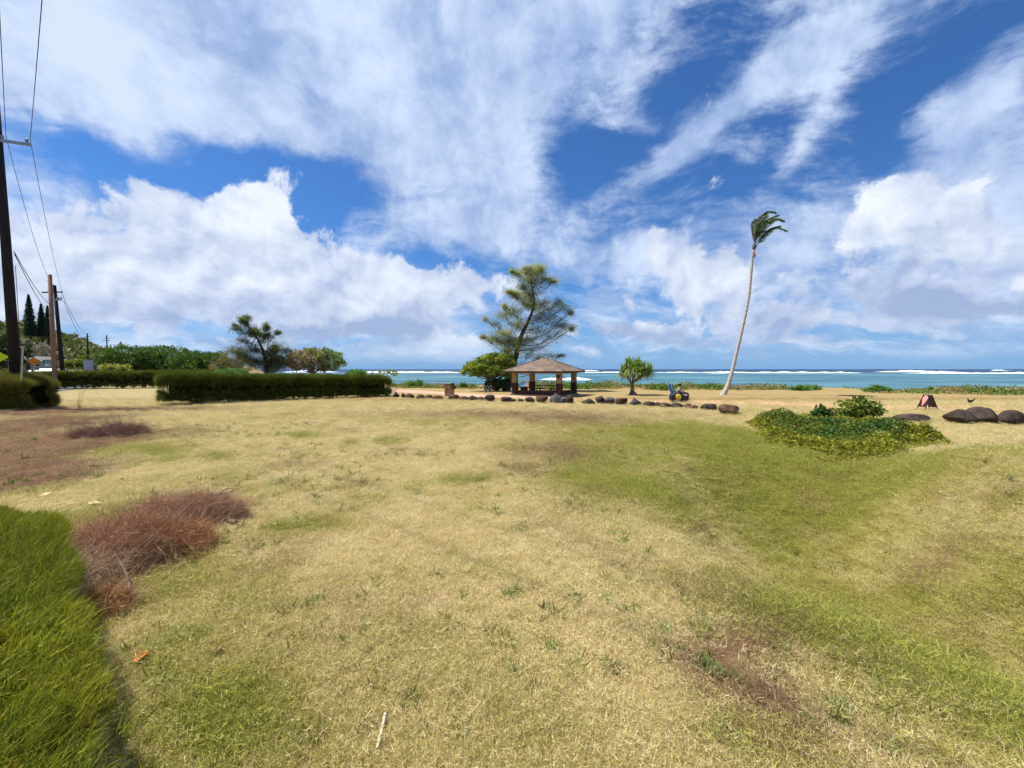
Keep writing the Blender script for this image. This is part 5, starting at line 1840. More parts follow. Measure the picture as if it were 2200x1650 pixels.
# ------------------------------------------------------------------ utility poles and wires
def pole(label, base, top, r0, r1, mat, arms=(), steps=0, stubs=()):
    base, top = np.asarray(base, float), np.asarray(top, float)
    t_ = thing('utility_pole', label, 'pole', base, group='utility poles along the road')
    d = top - base
    MB().tube([d * 0, d * .5, d], [r0, (r0 + r1) / 2, r1], 14).build('shaft', mat, t_, smooth=True)
    for (f, vec, half_l, half_r, ins) in arms:
        v = unit(np.array(vec))
        c = d * f
        side = np.cross(v, [0, 0, 1.0])
        ar = MB()
        a0, a1 = c - v * half_l + side * r0, c + v * half_r + side * r0
        ar.prism([(-.06, -.07), (.06, -.07), (.06, .07), (-.06, .07)], a0, side, (0, 0, 1), a1 - a0)
        ao = ar.build('crossarm', M_STEEL if mat is M_POLE and f < .99 and ins and half_r < 3 else M_POLE, t_)
        for q_ in ins:
            p_ = c + v * q_ + side * r0
            MB().tube([p_ + [0, 0, .07], p_ + [0, 0, .14], p_ + [0, 0, .2], p_ + [0, 0, .26], p_ + [0, 0, .32], p_ + [0, 0, .36]], [.05, .08, .05, .085, .05, .03], 8).build('insulator', M_CERAMIC, ao, smooth=True)
    for i in range(steps):
        z = d * (.62 + .36 * i / steps)
        s_ = 1 if i % 2 else -1
        MB().tube([z, z + np.array([s_ * (r1 + .22), 0, 0])], .03, 5).build('step_bolt', M_STEEL, t_)
    return t_


YN = 23.6
nb_ = at(40, 884, YN)
nb_[2] = gz(nb_[0], nb_[1])
nt_ = at(-18, 120, YN)
AV = (.94, .34, 0)
pole('thick dark utility pole leaning at the left edge of the picture', nb_, nt_, .255, .16, M_POLE,
     arms=[((at(5, 305, YN)[2] - nb_[2]) / (nt_[2] - nb_[2]), AV, .25, 1.6, (.35, 1.42))])
ARM = nb_ + (nt_ - nb_) * ((at(5, 305, YN)[2] - nb_[2]) / (nt_[2] - nb_[2]))
AVu = unit(np.array(AV))
I1, I2 = ARM + AVu * .35 + [0, 0, .42], ARM + AVu * 1.42 + [0, 0, .42]
P2b, P2t = at(118, 815, 45), at(107, 590, 45)
P2b[2] = gz(P2b[0], P2b[1])
pole('pale brown weathered utility pole in front of the slim pine', P2b, P2t, .24, .17, M_POLE2, steps=9)
P3b, P3t = at(137, 815, 50), at(117, 613, 50)
P3b[2] = gz(P3b[0], P3b[1])
pole('dark crossarmed utility pole just right of the pale brown pole', P3b, P3t, .23, .16, M_POLE,
     arms=[(.93, (1, -.1, 0), 1.6, 1.4, ()), (.855, (1, -.1, 0), .3, 1.2, (.5, .75, 1.1)), (.995, (1, 0, 0), .3, .3, ())])
far = []
for (px, yt, Yd, lab) in ((187.5, 716, 118, 'distant utility pole standing before the end of the hill'), (229, 720, 140, 'distant utility pole right of the hill end'), (237, 743, 150, 'short thin distant pole just right of the hill end pole'), (260, 733, 160, 'distant pole top rising behind the round dark tree')):
    b_, t_ = at(px + 3, 800, Yd), at(px, yt, Yd)
    b_[2] = gz(b_[0], b_[1])
    pole(lab, b_, t_, .22, .16, M_POLE, arms=[(.90, (1, 0, 0), .4, 1.2, ()), (.83, (1, 0, 0), 1.4, 1.4, ())] if Yd < 145 else ())
    far.append(t_)


def wire(label, a_, b_, sag, r0=.014):
    a_, b_ = np.asarray(a_, float), np.asarray(b_, float)
    n = 40
    t_ = np.linspace(0, 1, n)
    P = a_ + (b_ - a_) * t_[:, None]
    P[:, 2] -= sag * 4 * t_ * (1 - t_)
    o = MB().tube(P - a_, r0, 5).build('power_line', M_CABLE, None, smooth=True)
    o.location = a_
    tag(o, label, 'wire', 'overhead wires')


AW = at(88, 0, 14.0)
dirw = AW - I2
wire('overhead wire from the right insulator rising out of the top of the picture', I2, I2 + dirw * 2.6, .3)
wire('overhead wire from the left insulator rising out at the left edge', I1, I1 + dirw * 2.6, .3)
wire('overhead wire running down from the right insulator to the dark crossarmed pole', I2, P3t + (P3b - P3t) * .07 + [.9, 0, .1], .8)
wire('overhead wire running down from the left insulator to the pale brown pole', I1, P2t + [-.3, 0, -.1], .8)
wire('communication cable from the thick pole to the pale brown pole', at(30, 540, YN), P2t + [-.2, 0, -3.4], .4, .02)
wire('second communication cable from the thick pole to the pale brown pole', at(31, 545, YN), P2t + [-.2, 0, -4.6], .4, .02)
wire('upper wire from the dark crossarmed pole to the first distant pole', P3t + [.8, 0, -.8], far[0], 1.5, .025)
wire('lower wire from the dark crossarmed pole to the first distant pole', P3t + [1.1, 0, -2.0], far[0] + [0, 0, -2], 1.8, .025)
wire('thin service wire crossing left from the pale brown pole', P2t + [0, 0, -7.2], at(-60, 703, 43), .3, .015)
wire('short looping guy cable hanging beside the thick pole', at(33, 570, YN - .3), at(47, 800, YN - .3), -.4, .014)
stake = thing('wooden_stake', 'pale wooden stake leaning on the thick utility pole', 'stake', at(45, 812, 22.3))
s0 = at(45, 812, 22.3)
MB().tube(np.array([at(45, 822, 22.3), at(49, 745, 22.3)]) - s0, .05, 4).build('shaft', M_PALEWOOD, stake)
MB().box(at(49, 745, 22.3) - s0, (.2, .12, .05)).build('cap', M_PALEWOOD, stake)


# ------------------------------------------------------------------ hill, road, roadside things
def hill_h(x, y):
    c = np.interp(-x - 1.04 * np.maximum(y - 126, 0), [118, 128, 137, 145, 152, 165, 190, 260, 330], [0, 1.5, 5.0, 9.2, 11.4, 12.6, 13.5, 14.5, 15.0])
    f = sstep(y, 88, 128) * sstep(-y, -330, -240)
    return c * f + 2.2 * (fbm(x * .06, y * .06, 21) - .5) * f + gzv(x, y) - .4


def gzv(x, y):
    return height(x, y)


hx, hy = np.meshgrid(np.linspace(-420, -112, 120), np.linspace(82, 340, 70))
hz = hill_h(hx, hy)
idx = np.arange(hx.size).reshape(hx.shape)
F = np.stack([idx[:-1, :-1], idx[:-1, 1:], idx[1:, 1:], idx[1:, :-1]], -1).reshape(-1, 4)
tag(np_mesh('hill', np.stack([hx, hy, hz], -1).reshape(-1, 3), [F], simple('hill_earth', S(112, 108, 72), S(86, 80, 60), .15, .95, .02, bump_s=.3), smooth=True), kind='structure')
r = np.random.default_rng(77)
n = 26000
sy_ = r.uniform(90, 190, n)
sx_ = -r.uniform(122, 260, n) - 1.04 * np.maximum(sy_ - 126, 0)
nn = fbm(sx_ * .09, sy_ * .09, 33, 4)
hgt = 3.2 * sstep(nn, .38, .75) * r.random(n) + .3
Pq = np.column_stack([sx_, sy_, hill_h(sx_, sy_) + hgt])
base_c = np.where((fbm(sx_ * .05, sy_ * .05, 35) > .52)[:, None], np.array([S(112, 110, 86)]), np.array([S(92, 104, 54)]))
base_c = np.where((r.random(n) < .08)[:, None], np.array([S(170, 160, 140)]), base_c)
o = leaves('hillside_scrub', Pq, r.normal(size=(n, 3)) + [0, 0, .5], 1.5 * (.6 + .8 * r.random(n)), .9, base_c * (1 + .2 * r.normal(size=(n, 1))).clip(.5, 1.5), M_LEAF)
tag(o, 'grey green scrub covering the hill at the left', 'scrub', kind='stuff')
# road strip climbing to the left of the hedges
rc = smooth_path([(-46, 30), (-66, 58), (-92, 88), (-112, 120), (-120, 160), (-118, 210)], 60)
tn = unit(np.gradient(rc, axis=0))
nv = np.column_stack([-tn[:, 1], tn[:, 0]])
rows = [np.column_stack([rc + nv * o_, height(rc[:, 0] + nv[:, 0] * o_, rc[:, 1] + nv[:, 1] * o_) + .05]) for o_ in (-4, -2, 0, 2, 4)]
idx = np.arange(300).reshape(5, 60)
F = np.stack([idx[:-1, :-1], idx[:-1, 1:], idx[1:, 1:], idx[1:, :-1]], -1).reshape(-1, 4)
tag(np_mesh('road', np.array(rows).reshape(-1, 3), [F], simple('asphalt', S(112, 110, 116), S(92, 90, 96), 2, .9, .1), smooth=True), kind='structure')
for o_, nm_ in ((-3.6, 'white_edge_line'), (.0, 'centre_line'), (3.6, 'white_edge_line')):
    rows = [np.column_stack([rc + nv * (o_ + k_), height(rc[:, 0] + nv[:, 0] * (o_ + k_), rc[:, 1] + nv[:, 1] * (o_ + k_)) + .07]) for k_ in (-.08, .08)]
    idx = np.arange(120).reshape(2, 60)
    F = np.stack([idx[:-1, :-1], idx[:-1, 1:], idx[1:, 1:], idx[1:, :-1]], -1).reshape(-1, 4)
    tag(np_mesh('road_marking', np.array(rows).reshape(-1, 3), [F], M_WHITE), kind='structure')


def car(label, loc, rz, paint, tall=False, sc=1.0):
    c = thing('parked_car', label, 'car', loc, rz)
    c.scale = (sc,) * 3
    H = 1.75 if tall else 1.42
    prof = [(-2.15, .30), (2.15, .30), (2.2, .62), (2.05, .82), (1.1, .92), (.45, H - .06), (-1.1, H), (-1.75 if not tall else -2.05, 1.0 if not tall else H - .1), (-2.18, .85)]
    MB().prism(prof, (0, -.86, 0), (1, 0, 0), (0, 0, 1), (0, 1.72, 0)).build('body', paint, c, bevel=.06)
    for s_ in (-1, 1):
        MB().prism([(-1.45, .95), (.85, .95), (.38, H - .16), (-1.05, H - .12)], (0, s_ * .845, 0), (1, 0, 0), (0, 0, 1), (0, s_ * .03, 0)).build('side_window', M_GLASS, c)
        for x in (-1.32, 1.38):
            wheel(c, (x, s_ * .78, .32), .32, .2)
        MB().box((2.17, s_ * .62, .66), (.08, .34, .14)).build('headlight', M_STEEL, c)
    MB().prism([(1.06, .97), (.52, H - .12), (.56, H - .08), (1.12, .97)], (0, -.7, 0), (1, 0, 0), (0, 0, 1), (0, 1.4, 0)).build('windscreen', M_GLASS, c)
    return c


def on(px, py, Y):
    p = at(px, py, Y)
    p[2] = gz(p[0], p[1])
    return p


def seat_at(px, ytop, Y, H):
    p = at(px, ytop, Y)
    p[2] -= H
    return p


car('white car with only its roof showing over the far hedge under the orange sign', seat_at(73, 793.3, 92, 1.42), R(140), M_WHITE)
car('silver car half hidden behind the far hedge below the green sign', seat_at(106, 791.5, 66, 1.42), R(130), M_SILVER)
car('white van front between the two utility pole bases', seat_at(130, 792.5, 74, 1.75), R(132), M_SILVER, True)
car('black car on the road behind the grey sign board', seat_at(205, 783.5, 92, 1.75), R(100), M_DARKPAINT, True)
# house by the road
hs = seat_at(66, 766.5, 84, 2.9)
ho = thing('house', 'low pale house with white metal roof behind the orange sign', 'house', hs, R(38))
ho.scale = (.62, .62, .62)
MB().box((0, 0, 1.5), (9, 6, 3)).build('wall', simple('house_wall', S(140, 146, 154, .8), S(118, 124, 132, .8), 1, .9), ho)
MB().prism([(-3.8, 2.9), (0, 4.6), (3.8, 2.9), (3.8, 3.1), (0, 4.82), (-3.8, 3.1)], (-5.2, 0, 0), (0, 1, 0), (0, 0, 1), (10.4, 0, 0)).build('roof', simple('metal_roof', S(156, 154, 152, .6), S(132, 130, 128, .6), 1, .8, .1), ho)
for x in (-2.6, 2.2):
    w_o = MB().box((x, -3.03, 1.7), (1.2, .08, 1.1)).build('window', M_WHITE, ho)
    MB().box((x, -3.085, 1.7), (1.0, .03, .9)).build('pane', M_GLASS, w_o)
MB().box((0, -3.03, 1.05), (.95, .08, 2.1)).build('door', M_DKBR, ho)


def lettering(text, size, parent, loc, mat, rot):
    cu = bpy.data.curves.new('lettering', 'FONT')
    cu.body = text
    cu.size = size
    cu.align_x = 'CENTER'
    cu.align_y = 'CENTER'
    cu.extrude = .004
    o = bpy.data.objects.new('lettering', cu)
    COL.objects.link(o)
    dg = bpy.context.evaluated_depsgraph_get()
    me = bpy.data.meshes.new_from_object(o.evaluated_get(dg))
    bpy.data.objects.remove(o)
    f = finish('lettering', me, mat, parent)
    f.location = loc
    f.rotation_euler = rot
    return f


def sign(name, label, px, py, Y, shape, w_, h_, mat, border, texts, tmat, rz=0, posts=1, arrow=False, border_in=.06):
    c = at(px, py, Y)
    z0 = gz(c[0], c[1])
    s_ = thing(name, label, 'sign', (c[0], c[1], z0), rz)
    zc = c[2] - z0
    if shape == 'diamond':
        poly = [(-w_ / 2, 0), (0, -h_ / 2), (w_ / 2, 0), (0, h_ / 2)]
    else:
        poly = [(-w_ / 2, -h_ / 2), (w_ / 2, -h_ / 2), (w_ / 2, h_ / 2), (-w_ / 2, h_ / 2)]
    k1 = 1 - border_in
    if border:
        MB().prism(poly, (0, 0, zc), (1, 0, 0), (0, 0, 1), (0, .02, 0)).build('border', border, s_)
        MB().prism([(a * k1, b * k1) for a, b in poly], (0, -.006, zc), (1, 0, 0), (0, 0, 1), (0, .004, 0)).build('face', mat, s_)
    else:
        MB().prism(poly, (0, 0, zc), (1, 0, 0), (0, 0, 1), (0, .02, 0)).build('face', mat, s_)
    for i in range(posts):
        x = 0 if posts == 1 else (-.36 + .72 * i) * w_
        MB().tube([(x, .06, 0), (x, .06, zc + h_ * .4)], .04, 6).build('post', M_STEEL, s_)
    for (tx, sz, dz_) in texts:
        lettering(tx, sz, s_, (0, -.016, zc + dz_), tmat, (math.pi / 2, 0, 0))
    if arrow:
        MB().prism([(-.55, 0), (-.2, .2), (-.2, .07), (.6, .07), (.6, -.07), (-.2, -.07), (-.2, -.2)], (0, -.018, zc - h_ * .28), (1, 0, 0), (0, 0, 1), (0, .005, 0)).build('arrow', tmat, s_)
    return s_


M_ORANGE = simple('orange_sheeting', S(226, 138, 24, .95), S(206, 120, 18, .95), 3, .5, .3)
M_LIME = simple('lime_sheeting', S(196, 220, 20), S(176, 200, 10), 3, .5, .3)
M_GREENS = simple('green_sheeting', S(20, 112, 112), S(14, 96, 98), 3, .5, .3)
k = 56 / FPX
sign('warning_sign', 'orange diamond road work sign on a post by the road', 72.5, 776.5, 56, 'diamond', 24 * k * .86, 18.5 * k, M_ORANGE, M_BLACK, [('DETOUR', .30, .14), ('AHEAD', .30, -.18)], M_BLACK, R(40), border_in=.08)
sign('direction_sign', 'green rectangular direction sign with white lettering and left arrow', 106, 780, 58, 'rect', 22 * 58 / FPX * .86, 15 * 58 / FPX, M_GREENS, M_WHITE, [('Kapaa', .34, .30), ('Bypass', .34, -.02)], M_WHITE, R(38), 2, True)
sign('warning_sign', 'lime yellow diamond sign cut by the left edge of the picture', -4, 766.5, 27, 'diamond', 38 * 27 / FPX * .8, 24 * 27 / FPX, M_LIME, None, [], M_BLACK, R(46))
sign('sign_board', 'blank grey back of a sign board beside the road', 190, 785, 80, 'rect', 15 * 80 / FPX, 21 * 80 / FPX, simple('aluminium_sheet', S(168, 172, 188), S(150, 154, 172), .8, .5, .3), None, [], M_WHITE, R(30), 2)
for (x0, y0, x1, y1, lab) in ((168, 798, 159, 783, 'leftmost leaning pale post by the road'), (201, 797, 194, 781, 'middle leaning pale post beside the grey sign board'), (229, 797, 217, 779, 'rightmost leaning pale post near the round dark tree')):
    p0, p1 = at(x0, y0 + 3, 72), at(x1, y1, 72)
    t_ = thing('leaning_post', lab, 'post', p0, group='leaning posts by the road')
    MB().tube([(0, 0, -.6), p1 - p0], .07, 6).build('shaft', M_PALEWOOD, t_)
# grassy roadside bushes
crown('pale yellow green roadside bush between the leaning post and the round dark tree', [(245, 792, 24, 7), (262, 794, 14, 6)], 70, 245, 351, S(160, 162, 80), 2600, .35, 'roadside_bush', 'shrub', .05)
crown('yellow green roadside bush right of the dark utility pole', [(158, 783, 20, 6), (175, 782, 14, 6)], 96, 160, 352, S(120, 134, 60), 2600, .5, 'roadside_bush', 'shrub', .05)
crown('dark green tree mass at the far left behind the thick pole', [(8, 745, 34, 26), (-20, 750, 40, 34), (18, 770, 26, 18)], 66, 5, 353, S(60, 74, 46), 8000, .4, trunk_r=.3)
crown('grey leafless looking tree on the hill between the poles', [(72, 750, 26, 12), (50, 745, 18, 16), (90, 762, 22, 12)], 90, 70, 354, S(140, 134, 124), 5200, .5, trunk_r=.2, wfac=.3)

# ------------------------------------------------------------------ vine-filled hollow
r = np.random.default_rng(91)
n = 75000
ang = r.random(n) * 6.283
rad = np.sqrt(r.random(n))
PXc, PYc = 13.1, 15.6
q1, q2 = 2.9 * 1.12 * rad * np.cos(ang), 4.6 * 1.12 * rad * np.sin(ang)
vx = PXc + .75 * q1 + .66 * q2
vy = PYc - .66 * q1 + .75 * q2
wob = fbm(vx * .6, vy * .6, 81, 4)
edge = np.hypot(q1 / 2.9, q2 / 4.6) + .5 * (wob - .5) + .12 * (fbm(vx * 2.5, vy * 2.5, 82, 3) - .5)
keep = r.random(n) < sstep(1.06 - edge, 0, .22)
vx, vy, wob, edge, q2 = vx[keep], vy[keep], wob[keep], edge[keep], q2[keep]
# mounded leaf carpet thinning towards the rim
thick = (.06 + .42 * sstep(.98 - edge, 0, .35) + .36 * np.exp(-((q2 / 4.6 + .05) / .35) ** 2) * sstep(1 - edge, 0, .4)) * (.35 + 1.3 * fbm(vx * .9, vy * .9, 83, 3))
vz = height(vx, vy) + thick * (.55 + .45 * r.random(len(vx)))
dark = S(54, 84, 34, 1.25)
olive = S(126, 126, 40, 1.25)
rim = sstep(edge + .30 * (fbm(vx * 1.2, vy * 1.2, 85) - .5), .58, .86)
band = sstep(fbm(vx * .5, vy * 1.1, 87, 3), .50, .62) * .7
front = sstep(-q2 / 4.6 + .7 * (wob - .5), .25, .60)
back = sstep(q2 / 4.6 + .7 * (wob - .5), .15, .5) * .8
mixv = np.clip(np.maximum(np.maximum(rim, np.maximum(front, back)), band * .6) + .15 * r.normal(size=len(vx)), 0, 1)[:, None]
vc = (np.array(dark) * (1 - mixv) + np.array(olive) * mixv) * (1 + .25 * r.normal(size=(len(vx), 1))).clip(.5, 1.6)
o = leaves('ground_vines', np.column_stack([vx, vy, vz]), r.normal(size=(len(vx), 3)) * [1, 1, .5] + [0, 0, .25], .085 * (.45 + 1.0 * r.random(len(vx)) ** 1.5), .065 * (.6 + .7 * r.random(len(vx))), vc.clip(.004, .9), M_LEAF, bend=.12)
tag(o, 'dark green leafy vines carpeting the hollow at the right', 'vines', kind='stuff')
# soil under them: a leafy mat sheet just above the turf
crown('broad leafed green shrub growing out of the vine hollow', [(1842, 868, 24, 8), (1824, 880, 18, 9), (1864, 881, 20, 9), (1842, 888, 24, 8), (1812, 890, 10, 7)], 17.5, 1845, 361, S(104, 122, 48, 1.05), 1300, .19, 'leafy_shrub', 'shrub', .035, col2=S(170, 164, 90), mix2=.3, wfac=.75, clump=.5)
crown('small dark bush left of the broad leafed shrub in the hollow', [(1772, 891, 11, 9), (1765, 886, 7, 6)], 18, 1770, 362, S(70, 94, 40), 420, .2, 'small_bush', 'shrub', .02, wfac=.7)
gt = at(1692, 893, 18.2)
gt[2] = gz(gt[0], gt[1])
tt = thing('grass_clump', 'tall pale green grass clump at the back of the vine hollow', 'grass clump', gt)
n = 260
P = np.column_stack([r.normal(size=n) * .38, r.normal(size=n) * .3, np.zeros(n) + .15])
D = np.column_stack([r.normal(size=n) * .5 + P[:, 0] * .5, r.normal(size=n) * .4, np.ones(n)])
straps('blades', P, D, r.uniform(.35, .8, n), .018, vary(S(150, 160, 70), n, .2, .1, r), .35 * r.random(n), M_LEAF, tt, 3)

# ------------------------------------------------------------------ shore vegetation
r = np.random.default_rng(93)
n = 42000
x = r.uniform(-26, 66, n)
sy_ = shore_y(x)
dep = r.beta(2.2, 1.6, n)
y = sy_ - 5.5 + dep * 5.2
dens = fbm(x * .16, y * .45, 95, 4)
keep = (dens + .12 * (dep - .5) > .44) & ~((x < -16) & (y > 60))
x, y, dens, dep = x[keep], y[keep], dens[keep], dep[keep]
hgt = (.10 + .55 * sstep(dens, .46, .68) * sstep(dep, .2, .8)) * r.random(len(x))
z = height(x, y) + hgt
gcol = np.where((fbm(x * .35, y * .5, 97) + .12 * r.normal(size=len(x)) > .50)[:, None], np.array([S(104, 124, 56, 1.1)]), np.array([S(148, 136, 88, 1.05)]))
o = leaves('shore_groundcover', np.column_stack([x, y, z]), r.normal(size=(len(x), 3)) + [0, 0, .6], .20 * (.6 + .8 * r.random(len(x))), .12, gcol * (1 + .22 * r.normal(size=(len(x), 1))).clip(.5, 1.6), M_LEAF)
tag(o, 'low green and straw ground cover along the shore', 'ground cover', kind='stuff')
for i, (cx, cy, rx, ry, lab) in enumerate([
        (892, 824, 16, 5, 'low beach shrub on the shore left of the stone pedestal'), (995, 829, 7, 6, 'small bright beach shrub right of the stone pedestal'), (1014, 833, 9, 5, 'small round beach shrub nearest the leafy tree'),
        (1275, 831, 40, 7, 'wide green beach shrub between the pavilion and the screwpine'), (1430, 833, 40, 6, 'green beach shrub behind the scooter'), (1530, 833, 24, 5, 'low beach shrub left of the palm trunk'), (1735, 836, 20, 7, 'bushy beach shrub on the shore right of the palm'),
        (1712, 835, 12, 5, 'smaller beach shrub touching the bushy one right of the palm'), (1886, 838, 22, 6, 'dark beach shrub behind the leafy shrub of the hollow'), (2001, 841, 7, 5, 'little dark beach shrub behind the sandwich board'), (2085, 843, 9, 4, 'little dark beach shrub above the hen'), (1205, 832, 36, 6, 'green beach shrub seen through the pavilion')]):
    xg = (cx - 1100) / FPX
    Yb = 45.5
    for _ in range(6):
        Yb = float(shore_y(xg * Yb)) - 3.0
    crown(lab, [(cx, cy, rx, ry), (cx - rx * .5, cy + 1, rx * .5, ry * .7), (cx + rx * .5, cy + 1, rx * .5, ry * .8)], Yb, cx, 370 + i, S(88, 122, 48, 1.15), 500 + int(rx * 40), .17, 'beach_shrub', 'shrub', .03, group='green shrubs along the shore', wfac=.6)

# ------------------------------------------------------------------ heaps of dead branches
def dead_heap(label, mounds, seed, n, L, cols, branches, nb=24, wbl=.003):
    r = np.random.default_rng(seed)
    c0 = np.mean([[m_[0], m_[1]] for m_ in mounds], 0)
    org = np.array([c0[0], c0[1], gz(*c0)])
    root = thing('dead_branch_pile', label, 'branch pile', org, group='heaps of cut dead branches')
    P, N, C, T = [], [], [], []
    vol = np.array([m_[2] * m_[3] for m_ in mounds])
    for m_, v in zip(mounds, vol / vol.sum()):
        x, y, rx, ry, h, rot, ci = m_
        k_ = int(n * v)
        d = rand_dirs(k_, r)
        d[:, 2] = np.abs(d[:, 2])
        q = (1 - .5 * r.random(k_) ** 2)[:, None]
        p = d * np.array([rx, ry, h]) * q * (.8 + .4 * fbm(d[:, 0] * 3, d[:, 1] * 3, seed + ci, 3)[:, None])
        cr, sr = math.cos(rot), math.sin(rot)
        px_, py_ = p[:, 0] * cr - p[:, 1] * sr + x, p[:, 0] * sr + p[:, 1] * cr + y
        P.append(np.column_stack([px_, py_, height(px_, py_) + p[:, 2] * .95 + .01]))
        nn_ = np.column_stack([d[:, 0] * cr - d[:, 1] * sr, d[:, 0] * sr + d[:, 1] * cr, d[:, 2] * .7]) * np.array([.5, .5, .25]) + r.normal(size=(k_, 3)) * np.array([1, 1, .45]) + np.array([-.3, -.1, .12])
        N.append(unit(nn_))
        base = np.array(cols[ci])
        k2 = vary(base, k_, .22, .08, r)
        sw = fbm(px_ * 2.2, py_ * 2.2, seed + 7, 3) > .54
        k2[sw] = vary(np.array(cols[(ci + 1) % len(cols)]), sw.sum(), .2, .08, r)
        C.append(k2)
    P, N, C = np.concatenate(P), np.concatenate(N), np.concatenate(C)
    protos = [tuft_proto(nb if k_ < 6 else 6, L * .3, L * .3, L * (1.15 if k_ < 6 else 1.3), wbl * (.6 + .10 * k_), 1.3, 1.15, r, 4) for k_ in range(9)]
    scatter('dry_twigs', P - org, N, .7 + .6 * r.random(len(P)), C, protos, M_TWIG, root, r)
    for pts, r0 in branches:
        Q = [np.array([a_[0], a_[1], gz(a_[0], a_[1]) + a_[2]]) - org for a_ in pts]
        MB().tube(smooth_path(Q, 12), np.linspace(r0, r0 * .3, 12), 6).build('branch', M_DEADW, root, smooth=True)
        for _ in range(3):
            j = r.integers(0, len(Q) - 1)
            s_ = Q[j] * .5 + Q[j + 1] * .5
            e_ = s_ + r.normal(size=3) * np.array([.2, .2, .05]) + [0, 0, .04]
            MB().tube(smooth_path([s_, (s_ + e_) / 2 + r.normal(size=3) * .03, e_], 6), np.linspace(r0 * .5, r0 * .15, 6), 5).build('side_branch', M_DEADW, root, smooth=True)


M_DEADW = simple('dead_wood', S(128, 110, 98), S(84, 70, 62), 8, .9, .1, bump_s=.3)
C1, C2, C3 = S(170, 136, 118, 1.05), S(168, 126, 94, 1.0), S(172, 150, 132, 1.05)
G = lambda px, py: ground(px, py)[:2]
gA, gB, gC, gD, gE, gF = G(225, 1215), G(320, 1195), G(380, 1135), G(450, 1120), G(195, 1275), G(235, 1325)
dead_heap('large reddish brown heap of cut dead ironwood branches beside the near hedge',
          [(gA[0], gA[1], .72, .50, .42, .2, 0), (gB[0], gB[1], .62, .40, .40, .3, 1), (gC[0] - .1, gC[1], .62, .34, .42, .2, 0), (gD[0] - .1, gD[1], .62, .26, .34, .15, 0), (gE[0] - .15, gE[1], .34, .36, .34, -.5, 2), (gF[0] - .1, gF[1], .18, .26, .22, -.8, 1)], 401, 6500, .135, [C1, C2, C3],
          [([(*G(520, 1110), .05), (*G(470, 1108), .12), (*G(400, 1100), .2)], .022), ([(*G(508, 1128), .04), (*G(460, 1122), .08), (*G(405, 1112), .18)], .03), ([(*G(500, 1085), .25), (*G(480, 1095), .2), (*G(440, 1090), .3)], .015), ([(*G(280, 1290), .05), (*G(270, 1260), .15), (*G(230, 1220), .3)], .02), ([(*G(430, 1180), .06), (*G(380, 1170), .14), (*G(320, 1150), .3)], .018)] + [([(*G(200 + 32 * i, 1235 - 12 * i), .12 + .05 * (i % 3)), (*G(235 + 32 * i, 1205 - 12 * i), .30), (*G(275 + 30 * i, 1185 - 12 * i), .38 - .03 * (i % 2))], .010 + .003 * (i % 3)) for i in range(8)])
gA, gB = G(215, 938), G(270, 933)
dead_heap('small grey brown heap of dead twigs on the lawn farther back', [(gA[0], gA[1], 1.0, .34, .24, .1, 2), (gB[0], gB[1], .75, .34, .36, .1, 2)], 402, 800, .24, [S(150, 116, 104), S(120, 96, 92), S(138, 110, 104)], [], wbl=.006)


# ------------------------------------------------------------------ weeds, fallen leaves, litter
def weed(label, px, py, w_px, seed, col, hgt=.10, nb=80):
    r = np.random.default_rng(seed)
    c = ground(px, py)
    t_ = thing('weed_clump', label, 'weed', c, group='weed clumps in the lawn')
    rad = w_px / FPX * c[1] / 2
    n = nb
    a_ = r.random(n) * 6.283
    q = np.sqrt(r.random(n)) * rad
    P = np.column_stack([np.cos(a_) * q, np.sin(a_) * q, np.zeros(n)])
    D = np.column_stack([np.cos(a_) * .7, np.sin(a_) * .7, np.ones(n) * .7]) + r.normal(size=(n, 3)) * .35
    P[:, 2] = height(P[:, 0] + c[0], P[:, 1] + c[1]) - c[2]
    straps('blades', P, D, hgt * (.5 + r.random(n)), hgt * .12, vary(col, n, .2, .1, r), .4 * r.random(n), M_LEAF, t_, 3)


DG = S(100, 120, 58, 1.15)
for i, q in enumerate([
        (1416, 1347, 42, 'dark green weed at the left of the bare brown patch in the foreground', .06, 90), (1423, 1372, 30, 'small weed just below the one left of the bare brown patch', .05, 60), (1612, 1350, 36, 'bluish green weed on the edge of the brown patch', .06, 80), (1506, 1357, 40, 'spiky straw and green tussock at the top of the brown patch', .10, 70),
        (1670, 1390, 30, 'round weed on the bare soil right of the spiky tussock', .07, 70), (1524, 1446, 44, 'wide weed clump at the lower left of the brown patch', .08, 110), (1583, 1462, 26, 'small weed right of the wide clump', .07, 60), (1800, 1522, 36, 'rounded bluish weed low in the right foreground', .07, 90), (1560, 1585, 40, 'weed clump near the bottom edge right of centre', .07, 90),
        (1905, 1612, 32, 'weed at the bottom right of the lawn', .08, 70), (1655, 1450, 20, 'tiny weed in the middle of the brown patch', .05, 40), (1730, 1560, 30, 'pale weed between the two rounded foreground weeds', .06, 60), (1370, 1305, 20, 'tiny weed at the upper left of the brown patch', .05, 40), (1480, 1297, 22, 'tiny weed on the crest above the brown patch', .05, 40),
        (655, 1120, 90, 'broad green weed patch left of centre on the lawn', .07, 260), (1115, 1133, 42, 'small dark weed alone in the middle of the lawn', .06, 110), (1010, 1025, 90, 'wide green weed patch in the middle distance', .08, 220), (860, 945, 36, 'small bright weed patch far out on the lawn', .1, 90), (350, 1375, 80, 'broad leafed weeds in the shade of the near hedge', .07, 160)]):
    weed(q[3], q[0], q[1], q[2], 420 + i, DG if i != 18 else S(92, 124, 78, 1.2), q[4], q[5])
LEAFCOL = [S(206, 124, 80), S(214, 190, 140), S(146, 116, 84, .9)]
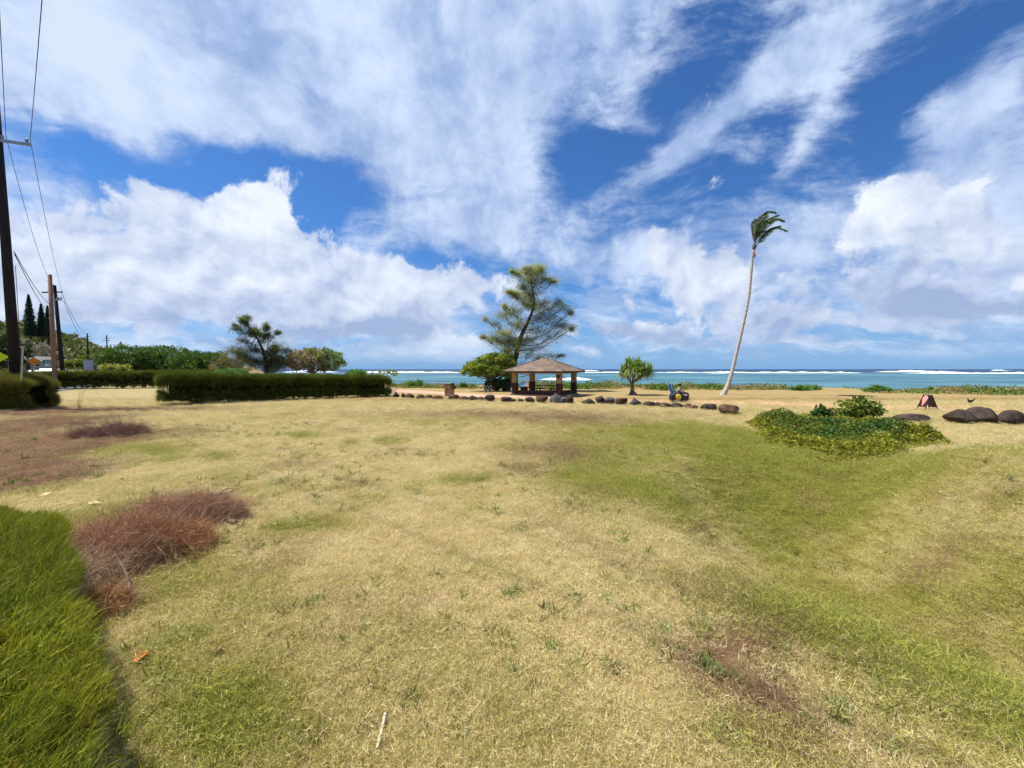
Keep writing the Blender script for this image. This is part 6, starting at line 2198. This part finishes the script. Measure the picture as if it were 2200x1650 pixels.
for i, (px, py, sz, ci, lab) in enumerate([(308, 1423, .13, 0, 'curled orange brown fallen leaf beside the near hedge'), (202, 1088, .22, 1, 'pale curled dry frond piece behind the dead branch heap'), (264, 1034, .15, 0, 'brown fallen leaf on the lawn beyond the dead branch heap'), (528, 1083, .10, 2, 'small brown fallen leaf at the tip of the dead branch heap'), (98, 1068, .16, 1, 'pale fallen leaf at the corner of the near hedge'), (470, 1408, .08, 2, 'thin brown leaf strip on the shaded grass')]):
    c = ground(px, py)
    r = np.random.default_rng(450 + i)
    mb = MB()
    n = 9
    up, lo = [], []
    for j in range(n):
        t = j / (n - 1)
        wd = .34 * sz * math.sin(math.pi * min(1, t * .96 + .02)) ** .7
        z = .25 * sz * (2 * t - 1) ** 2
        up.append((sz * (t - .5), wd, z + .45 * wd))
        lo.append((sz * (t - .5), -wd * .8, z + .3 * wd))
    mid = [(sz * (j / (n - 1) - .5), 0, .25 * sz * (2 * j / (n - 1) - 1) ** 2) for j in range(n)]
    mb.add(up + mid + lo, [(j, j + 1, n + j + 1, n + j) for j in range(n - 1)] + [(n + j, n + j + 1, 2 * n + j + 1, 2 * n + j) for j in range(n - 1)])
    o = mb.build('fallen_leaf', simple('dry_leaf', LEAFCOL[ci], tuple(q_ * .7 for q_ in LEAFCOL[ci]), 20, .8, .1), None, smooth=True)
    o.location = c + [0, 0, .035]
    o.rotation_euler = (r.normal() * .2, r.normal() * .2, r.random() * 3)
    tag(o, lab, 'leaf', 'fallen leaves')
a_, b_ = ground(828, 1546), ground(811, 1622)
st = thing('wooden_stick', 'weathered grey flat stick lying on the foreground lawn', 'stick', (a_ + b_) / 2 + [0, 0, .03])
v = b_ - a_
MB().prism([(-.009, 0), (.009, 0), (.008, .012), (-.007, .011)], -v / 2, unit(np.cross(v, [0, 0, 1.0])), (0, 0, 1), v).build('shaft', M_PALEWOOD, st, bevel=.002)
for (px, py, lab, ln) in ((1846, 1198, 'tiny white strip of litter in the grassy hollow', .07), (2110, 1366, 'tiny white scrap of litter at the lower right', .04), (877, 856.5, 'white scrap lying in front of the boulders near the hedge', .35)):
    c = ground(px, py)
    o = MB().prism([(-ln / 2, 0), (ln / 2, .003), (ln / 2, .012 + ln * .04), (0, .02 + ln * .05), (-ln / 2, .012)], (0, 0, 0), (1, 0, 0), (0, .3, 1), (0, ln * .2, 0)).build('paper_scrap', M_WHITE)
    o.location = c + [0, 0, .03]
    tag(o, lab, 'litter', 'bits of litter')
